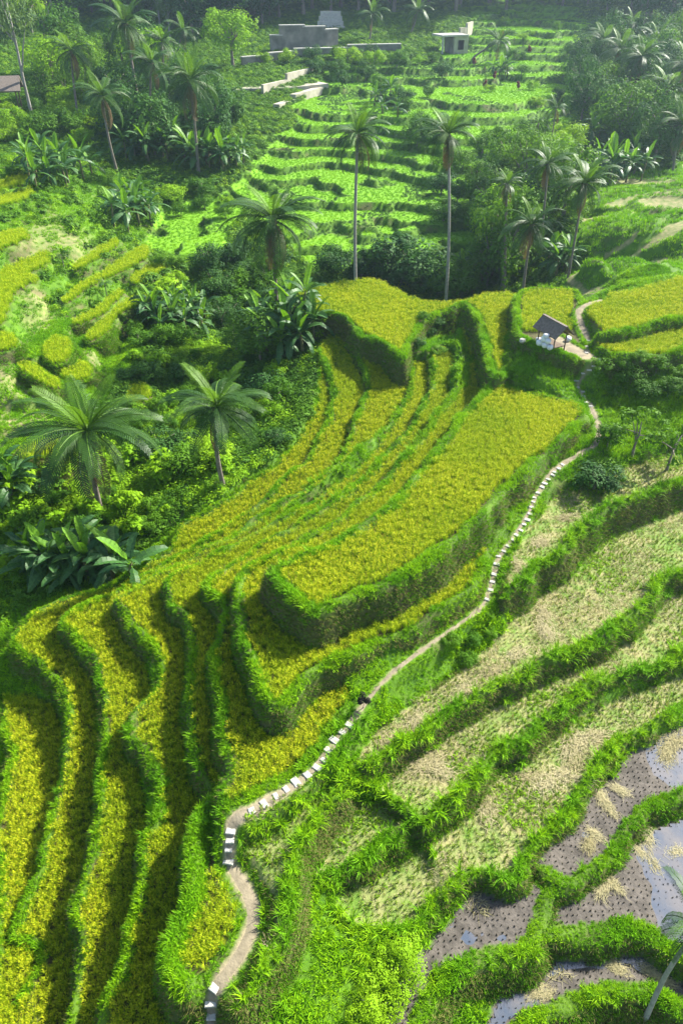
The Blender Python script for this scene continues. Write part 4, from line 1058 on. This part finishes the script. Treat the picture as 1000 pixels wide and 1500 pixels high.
tree(hit(975, 690), 3.6, 'open', 'leaning thin-branched tree above the harvested fields', wide=1.0, name='young_tree')
tree(hit(888, 655), 1.6, 'shrub', 'low leafy bush at the path corner', 'shrub', wide=1.2, name='leafy_shrub')
tree(hit(868, 718), 1.9, 'shrub_dark', 'dense dark green bush hanging over the straw field', 'shrub', wide=1.7, name='dense_shrub')
tree(hit(885, 705), 1.5, 'shrub', 'smaller green bush beside the dense dark bush', 'shrub', wide=1.6, name='dense_shrub')
tree(hit(585, 1425), 1.15, 'fine_lime', 'yellow-green leafy shrub sprawling beside the muddy strip', 'shrub', wide=1.9, name='lime_shrub')
tree(hit(550, 1480), 1.1, 'fine_lime', 'second yellow-green shrub lower down beside the muddy strip', 'shrub', wide=1.9, name='lime_shrub')
tree(hit(532, 1037), .95, 'black', 'small blackish plant at the edge of the dirt path', 'plant', name='dark_plant', wide=.9)
for px, py, lab in ((734,60,'a'),(774,80,'a'),(710,132,'a'),(722,124,'a'),(758,134,'a'),(694,98,'a')):
    tree(hit(px, py), 1.9, 'red', 'small red-leaved shrub on the far terraces', 'shrub', 'red shrubs on the far terraces', 'red_shrub', .9)
# groves
grove([(250,45),(520,20),(640,25),(720,8),(1000,6),(1000,0),(240,0)], 46, 5, 14, 22, ['dark', 'dark', 'mid'], 'tree in the wood along the top of the hill', 'wood on the hilltop', 1)
grove([(250,60),(400,38),(400,20),(250,22)], 12, 4, 11, 16, ['dark'], 'tree standing behind the round bright green tree', 'dark trees behind the bright tree', 2)
grove([(700,14),(860,12),(1000,60),(1000,25),(860,2),(720,0)], 16, 5, 9, 15, ['mid', 'dark'], 'tree on the upper valley side', 'hazy trees on the upper valley side', 3)
grove([(830,110),(1000,70),(1000,250),(900,235),(850,200)], 44, 3.2, 5, 10, ['dark', 'mid', 'dark'], 'tree on the wooded valley side beneath hazy palms', 'trees on the wooded valley side', 4)
grove([(0,70),(90,40),(160,30),(250,60),(250,0),(0,0)], 34, 4.2, 8, 14, ['mid', 'lime', 'dark', 'grey', 'mid'], 'tree crowding the upper corner of the hillside', 'trees crowding the upper hillside', 5)
grove([(160,150),(350,150),(350,235),(170,235)], 16, 3.5, 5, 9, ['dark', 'shrub_dark'], 'tree in the thicket around the coconut palm', 'shadowed thicket trees', 6)
grove([(480,95),(650,110),(640,260),(560,200),(480,150)], 11, 3, 2.0, 4.0, ['shrub', 'shrub_dark'], 'rounded shrub between the far terraces', 'shrubs between the far terraces', 7, 'shrub', 'round_shrub', 1.0, 1.6)
grove([(600,180),(720,180),(720,330),(640,340)], 13, 3, 2.0, 4.2, ['shrub', 'shrub', 'shrub_dark'], 'rounded shrub between the far terraces', 'shrubs between the far terraces', 8, 'shrub', 'round_shrub', 1.0, 1.6)
grove([(690,300),(840,230),(840,330),(760,400),(700,400)], 30, 2.3, 4, 8.5, ['mid', 'vine', 'dark', 'lime'], 'tree in the gully among the palms', 'gully trees', 9, name='gully_tree')
grove([(660,20),(830,30),(840,200),(700,230)], 18, 4, 1.2, 2.6, ['shrub', 'shrub_dark', 'shrub_lime'], 'low shrub on a far terrace wall', 'low shrubs on far terrace walls', 10, 'shrub', 'low_shrub', 1.0, 1.8)
grove([(470,405),(700,415),(690,436),(600,432),(560,412)], 14, 1.8, 2.2, 4.2, ['shrub_dark', 'shrub'], 'bush lining the back edge of the terrace bowl', 'bushes behind the bowl', 11, 'shrub', 'dark_bush', 1.1, 1.7)
grove([(80,150),(210,130),(230,200),(120,230)], 16, 3, 2.5, 5, ['shrub', 'shrub_lime'], 'leafy bush on the slope by the tall pale tree', 'bushes by the tall pale tree', 12, 'shrub', 'leafy_bush', 1.1, 1.7)
grove([(0,160),(70,170),(70,220),(0,220)], 9, 3, 2.5, 5, ['shrub_lime', 'shrub'], 'leafy bush on the slope by the tall pale tree', 'bushes by the tall pale tree', 13, 'shrub', 'leafy_bush', 1.1, 1.7)
grove([(210,430),(390,440),(420,640),(330,700),(170,720),(180,560)], 58, 1.3, 1.0, 2.4, ['shrub', 'shrub_lime', 'shrub_dark', 'shrub', 'broad', 'shrub_dark', 'shrub'], 'leafy shrub growing in the ravine undergrowth', 'ravine shrubs', 14, 'shrub', 'ravine_shrub', 1.1, 1.7)
grove([(0,700),(170,760),(270,740),(200,800),(60,850),(0,860)], 34, 1.2, .8, 1.9, ['shrub', 'shrub_lime', 'broad', 'shrub', 'shrub_dark'], 'low shrub below the large coconut palm', 'shrubs below the large palm', 15, 'shrub', 'ravine_shrub', 1.1, 1.8)
grove([(340,360),(420,390),(440,440),(380,470),(310,450)], 10, 1.8, 2.0, 3.4, ['shrub_dark', 'shrub'], 'shaded bush along the dark creek gully', 'creek gully bushes', 16, 'shrub', 'ravine_shrub', 1.1, 1.6)
grove([(880,545),(1000,540),(1000,585),(900,590)], 10, 1.0, .8, 1.5, ['shrub', 'shrub_lime', 'shrub'], 'leafy bush on the slope under the narrow upper rice strip', 'bushes under the upper strip', 17, 'shrub', 'slope_bush', 1.1, 1.7)
grove([(600,455),(660,470),(640,540),(605,530)], 5, .9, .8, 1.4, ['shrub', 'shrub_dark'], 'bush on the hump inside the terrace bowl', 'bushes on the bowl hump', 18, 'shrub', 'slope_bush', 1.1, 1.6)
grove([(640,955),(720,900),(735,930),(680,985)], 5, .9, .45, .75, ['shrub'], 'bush on the bank below the dirt path', 'bushes below the path', 19, 'shrub', 'slope_bush', 1.1, 1.8)
grove([(300,410),(400,400),(430,470),(400,540),(330,520)], 11, 1.8, 2.6, 4.6, ['mid', 'dark', 'mid', 'vine'], 'tree rising from the dark creek gully', 'creek gully trees', 26, name='gully_tree')
grove([(60,110),(240,90),(250,150),(100,170)], 9, 4, 6, 11, ['mid', 'lime', 'dark'], 'tree standing on the bright lawn', 'trees on the bright lawn', 25)
grove([(240,290),(330,280),(340,330),(260,340)], 8, 2, 1.6, 3, ['shrub_lime', 'shrub'], 'bush under the shaded thicket', 'bushes under the thicket', 20, 'shrub', 'leafy_bush', 1.1, 1.7)

grove([(60,95),(240,75),(250,140),(100,170),(60,150)], 22, 3, 2.5, 6, ['shrub', 'shrub_lime', 'mid', 'shrub'], 'bush scattered on the bright lawn under the trees', 'bushes on the bright lawn', 21, 'shrub', 'leafy_bush', 1.0, 1.6)
grove([(220,385),(345,385),(330,430),(240,420)], 10, 1.6, .8, 1.8, ['shrub', 'shrub_lime'], 'low bush on the bank above the creek', 'bushes above the creek', 22, 'shrub', 'ravine_shrub', 1.1, 1.7)
grove([(370,95),(480,88),(600,82),(640,95),(480,108),(390,112)], 14, 3, 2.0, 4.0, ['shrub', 'shrub_lime', 'shrub_dark'], 'bush growing against the old stone walls', 'bushes against the stone walls', 23, 'shrub', 'leafy_bush', 1.1, 1.7)

grove([(110,735),(190,735),(200,775),(120,775)], 7, .8, 1.3, 2.2, ['shrub', 'broad', 'shrub_lime'], 'shrub crowding the foot of the large coconut palm', 'shrubs at the large palm foot', 27, 'shrub', 'ravine_shrub', 1.0, 1.5)
grove([(295,690),(350,680),(350,712),(300,725)], 5, .8, 1.1, 1.8, ['shrub', 'broad'], 'shrub crowding the foot of the slim coconut palm', 'shrubs at the slim palm foot', 28, 'shrub', 'ravine_shrub', 1.0, 1.5)

# ------------------------------------------------------------------ thatched hut with sacks
hp = hit(805, 511)
hut = empty('thatched_hut', hp, math.atan2(-2.8, 1.4), .76); tag(hut, 'small open hut with grey thatched gable roof on the upper terrace corner', 'hut')
def boxm(nm, c, d, mat, parent, R=None):
    b = MB(); b.box(c, d, 0, R); return obj(nm, b.me(nm, [mat]), parent)
for sx in (-1, 1):
    for sy in (-1, 1):
        b = MB(); b.tube([(sx * 1.05, sy * .62, -.3), (sx * 1.05, sy * .62, 1.66)], [.06, .055], 6)
        obj('post', b.me('post', [M['wood']]), hut)
for sy in (-1, 1): boxm('beam', (0, sy * .62, 1.68), (2.5, .09, .09), M['wood'], hut)
boxm('ridge_pole', (0, 0, 2.42), (3.0, .08, .08), M['wood'], hut)
boxm('bench', (-.1, .1, .45), (2.0, 1.15, .07), M['wood'], hut)
for sy in (-1, 1):
    ang = math.atan2(.92, 1.0)
    for c in range(6):                               # thatch laid in overlapping courses
        u0 = c / 6
        yy = sy * (.03 + .98 * (u0 + .09)); zz_ = 2.55 - .92 * (u0 + .09)
        b = MB(); r = random.Random(c + sy * 9)
        nseg = 14; v = []; f = []
        for i in range(nseg + 1):
            xq = -1.55 + 3.1 * i / nseg
            for (du, dz_) in ((-.12, .05), (.12 + r.uniform(-.02, .03), .045), (.12 + r.uniform(-.02, .03), -.035), (-.12, -.02)):
                v.append((xq, yy + sy * du * math.cos(ang), zz_ - du * math.sin(ang) + dz_))
        for i in range(nseg):
            for k in range(4):
                f.append((i * 4 + k, i * 4 + (k + 1) % 4, (i + 1) * 4 + (k + 1) % 4, (i + 1) * 4 + k))
        f += [(0, 1, 2, 3), tuple(nseg * 4 + k for k in (3, 2, 1, 0))]
        b.add(v, f); obj('thatch_course', b.me('thatch_course', [M['thatch']]), hut)
boxm('ridge_cap', (0, 0, 2.57), (3.12, .24, .09), M['thatch'], hut)
def sack_mesh(seed):
    r = random.Random(seed); n, m = 10, 7; v = []; f = []
    for j in range(m):
        t = j / (m - 1) * math.pi; rr = math.sin(t) ** .6
        for i in range(n):
            a = i / n * 6.283; k = 1 + r.uniform(-.09, .09)
            v.append((.24 * rr * math.cos(a) * k, .19 * rr * math.sin(a) * k, .16 - .16 * math.cos(t) * k))
    for j in range(m - 1):
        for i in range(n): f.append((j * n + i, j * n + (i + 1) % n, (j + 1) * n + (i + 1) % n, (j + 1) * n + i))
    return mesh('sack', v, f, M['sack'], smooth=True)
SK = [sack_mesh(i) for i in range(3)]
for i, (px, py, dz_, s) in enumerate(((790,506,0,1.2),(797,511,0,1.2),(804,513,0,1.1),(794,509,.36,1.1),(800,511,.34,1.1),(788,502,0,1.1),(796,509,.64,.95))):
    p = hit(px, py)
    tag(obj('sack', SK[i % 3], None, (p.x, p.y, p.z + dz_ - .01), (0, 0, U(0, 6)), s), 'bulging white sack piled beside the thatched hut', 'sack', 'sacks by the hut')
p = hit(831, 500); tag(obj('sack', SK[1], None, (p.x, p.y, p.z - .02), (0, 0, 1), 1.1), 'white bundle lying alone on the bare earth yard', 'sack')
def rock_mesh(seed, mat):
    r = random.Random(seed); n, m = 8, 5; v = []; f = []
    for j in range(m):
        t = j / (m - 1) * math.pi
        for i in range(n):
            a = i / n * 6.283; k = r.uniform(.75, 1.15)
            v.append((.3 * math.sin(t) * math.cos(a) * k, .22 * math.sin(t) * math.sin(a) * k, .1 - .17 * math.cos(t)))
    for j in range(m - 1):
        for i in range(n): f.append((j * n + i, j * n + (i + 1) % n, (j + 1) * n + (i + 1) % n, (j + 1) * n + i))
    return mesh('rock', v, f, mat)
p = hit(764, 506); tag(obj('rock', rock_mesh(4, M['stone']), None, p, (0, 0, .5), 1.1), 'pale rock on the grassy corner of the hut terrace', 'rock')

# ------------------------------------------------------------------ straw heaps
def straw_heap(seed):
    r = random.Random(seed); b = MB(); n = 260; main = r.uniform(0, .6)
    for i in range(n):
        a = r.gauss(0, .55) + (math.pi if r.random() < .45 else 0) + (main if i % 3 else -main)
        L = r.uniform(.16, .48); z = abs(r.gauss(0, .035)) + .015
        a0 = Vector((r.gauss(0, .24), r.gauss(0, .13), z)); c = r.uniform(-.7, .7)
        a1 = a0 + Vector((math.cos(a) * L * .5, math.sin(a) * L * .5, r.uniform(0, .03))); a2 = a1 + Vector((math.cos(a + c) * L * .5, math.sin(a + c) * L * .5, -a1.z + .015))
        w = Vector((-math.sin(a), math.cos(a), 0)) * .006
        b.add([a0 - w, a0 + w, a1 - w, a1 + w, a2 - w * .4, a2 + w * .4], [(0, 1, 3, 2), (2, 3, 5, 4)])
    return b.me('straw_heap', [M['straw']])
SH = [straw_heap(i) for i in range(5)]
for i, (px, py, a, s) in enumerate(((890,1185,-1.2,1),(880,1170,-1.6,1),(862,1238,-1.9,1.0),(870,1222,-.8,.9),(905,1158,-.6,1),(985,1090,-2.3,1.3),(975,1105,-1.9,1.2),
  (945,1228,-1.7,1.1),(955,1265,-1.4,1.1),(882,1300,-2.2,1.2),(896,1296,-.9,1),(935,1248,-1.0,.9),(990,1250,.2,1),(785,1452,-2.6,1.0),(800,1460,-2.9,.8),(905,1420,2.5,1),(898,1418,-1,1),(950,1425,-.5,1),(968,1440,-.2,1.1),
  (620,1120,.4,1.5),(640,1128,-.5,1.4),(632,1112,1,1.3),(800,1150,.5,1.4),(830,1140,-.4,1.4),(840,1125,.9,1.3),(710,1188,-1.6,1.3),(715,1178,-1.3,1.2),(850,1090,.4,1.4),(870,1080,.1,1.4),(835,1100,.7,1.3),(770,1140,.2,1.1),
  (790,795,.7,1.4),(760,830,-1.2,1.2),(830,760,.2,1.3),(755,960,.6,1.3),(720,985,.5,1.3),(800,925,-1.4,1.3),(795,900,-1.7,1.2),(680,1010,.6,1.2),(610,1055,.7,1.2),(570,1080,.9,1.1))):
    p = hit(px, py)
    wet = py > 1150 and px > 780 or py > 1400
    tag(obj('straw_heap', SH[i % 5], None, (p.x, p.y, p.z + .01), (0, 0, a), s * (.8 if wet else 1)), ('small' if s < 1 else 'wide' if s > 1.25 else 'middling') + (' scatter of cut straw dropped on the muddy paddies' if wet else ' bundle of pale straw spread on the dry harvested fields'), 'straw', ('straw on the muddy paddies' if wet else 'straw on the dry fields') + (', small' if s < 1 else ', wide' if s > 1.25 else ', middling'))

# ------------------------------------------------------------------ walls and buildings near the top of the hill
def wall_run(name, pxs, h, th, mat, label, cat='wall', cap=None, yd=None, hs=None):
    pts = [hit(a, b) for a, b in pxs] if yd is None else [Vector((*at_y(a, b, y)[:2], hz(*at_y(a, b, y)[:2]))) for (a, b), y in zip(pxs, yd)]
    root = empty(name, pts[0]); tag(root, label, cat)
    z0 = min(p.z for p in pts)
    for k_, (a, b) in enumerate(zip(pts[:-1], pts[1:])):
        h = hs[k_] if hs else h
        m = (a + b) / 2; L = (b - a).length; ang = math.atan2(b.y - a.y, b.x - a.x)
        R = Matrix.Rotation(ang, 3, 'Z')
        bb = MB(); bb.box((m.x - pts[0].x, m.y - pts[0].y, m.z - pts[0].z + h / 2 - .8), (L + th * .5, th, h + 1.6), 0, R)
        obj('wall_section', bb.me('wall_section', [mat]), root)
        if cap:
            bb = MB(); bb.box((m.x - pts[0].x, m.y - pts[0].y, m.z - pts[0].z + h + .1), (L + th * .6, th + .3, .2), 0, R)
            obj('coping', bb.me('coping', [cap]), root)
    return root
wall_run('stone_retaining_wall', [(356,100),(395,93),(432,87),(510,82),(585,76)], 1.5, .7, M['wall_stone'], 'long low grey stone retaining wall above the green terraces', cap=M['cement'])
wall_run('stone_retaining_wall', [(398,77),(412,76),(445,74),(475,72),(492,70)], 5.2, .9, M['wall_stone'], 'tall grey stone wall rising behind the low wall', cap=M['cement'], hs=(2.8, 4.4, 4.0, 3.3))
wall_run('pale_parapet', [(385,130),(420,122),(458,116)], 1.3, .5, M['wall_pale'], 'sunlit pale parapet wall of the white terrace', yd=(150, 157, 166))
wall_run('pale_walkway', [(405,138),(430,130),(472,124)], .5, 1.2, M['wall_pale'], 'low white curved walkway edge below the parapet', 'walkway', yd=(142, 148, 158))
wall_run('pale_patio', [(325,132),(365,131),(420,129),(462,124)], .3, 5.0, M['wall_pale'], 'long flat pale patio below the parapet', 'patio')
for i in range(4):
    p = hit(484, 36 + 0 * i)
st0 = hit(484, 44)
root = empty('stone_steps', st0); tag(root, 'broad stone steps above the tall grey wall', 'steps')
for i in range(4):
    bb = MB(); bb.box((0, 1.0 * i, .3 + .45 * i), (6.5 - .6 * i, 1.0, .6 + .9 * i), 0); obj('step', bb.me('step', [M['cement']]), root)
rp = hit(660, 78)
ruin = empty('roofless_house', rp, .35); tag(ruin, 'small brown concrete house shell with one dark window', 'house')
for nm, c, d in (('wall', (0, -1.9, 1.3), (.9, .25, 3.6)), ('wall', (2.35, -1.9, 1.3), (.9, .25, 3.6)), ('wall', (1.17, -1.9, .1), (1.5, .25, 1.2)), ('wall', (1.17, -1.9, 2.75), (1.5, .25, .7)), ('wall', (-.55, .1, 1.3), (.25, 3.8, 3.6)), ('wall', (2.9, .1, 1.3), (.25, 3.8, 3.6)), ('wall', (1.2, 2.1, 1.3), (3.4, .25, 3.6))):
    boxm(nm, c, d, M['wall_pale'] if c[1] < -1.5 else M['wall_stone'], ruin)
boxm('roof_slab', (-.4, .1, 3.25), (6.0, 5.0, .3), M['cement'], ruin)
boxm('column', (-3.0, -1.9, 1.3), (.3, .3, 3.6), M['cement'], ruin)
boxm('floor_slab', (-.4, .1, -.35), (6.0, 4.6, .3), M['cement'], ruin)
wall_run('pale_ridge_wall', [(672,62),(682,55),(690,46)], 2.2, .5, M['wall_pale'], 'short pale broken wall climbing beside the house shell')
# wooden shelter at the left edge
sp = hit(4, 172)
sh = empty('wooden_shelter', sp, .25); tag(sh, 'weathered wooden shelter with railing beside the tall pale tree', 'shelter')
boxm('deck', (0, 0, .5), (7, 4.5, .25), M['wood'], sh)
for x_ in (-3.2, 0, 3.2):
    for y_ in (-2, 2):
        boxm('post', (x_, y_, 2.2), (.18, .18, 4.6), M['wood'], sh)
boxm('rail', (0, -2.1, 1.5), (6.8, .12, .16), M['cement'], sh); boxm('rail', (0, -2.1, 1.05), (6.8, .12, .12), M['cement'], sh)
for sy in (-1, 1): boxm('roof_side', (0, sy * 1.5, 4.9), (8.2, 3.5, .25), M['thatch'], sh, Matrix.Rotation(-sy * .55, 3, 'X'))

# ------------------------------------------------------------------ humid air
hb = MB(); hb.box((0, 165, 22), (400, 420, 70))
hm, hnt, hout = new_mat('haze')
pv = hnt.nodes.new('ShaderNodeVolumePrincipled'); pv.inputs['Color'].default_value = (.62, .82, 1.0, 1); pv.inputs['Density'].default_value = .00026; pv.inputs['Anisotropy'].default_value = .5
hnt.links.new(pv.outputs[0], hout.inputs['Volume'])
tag(obj('haze', hb.me('haze', [hm])), 'thin bluish haze in the humid valley air', None, None, 'stuff')
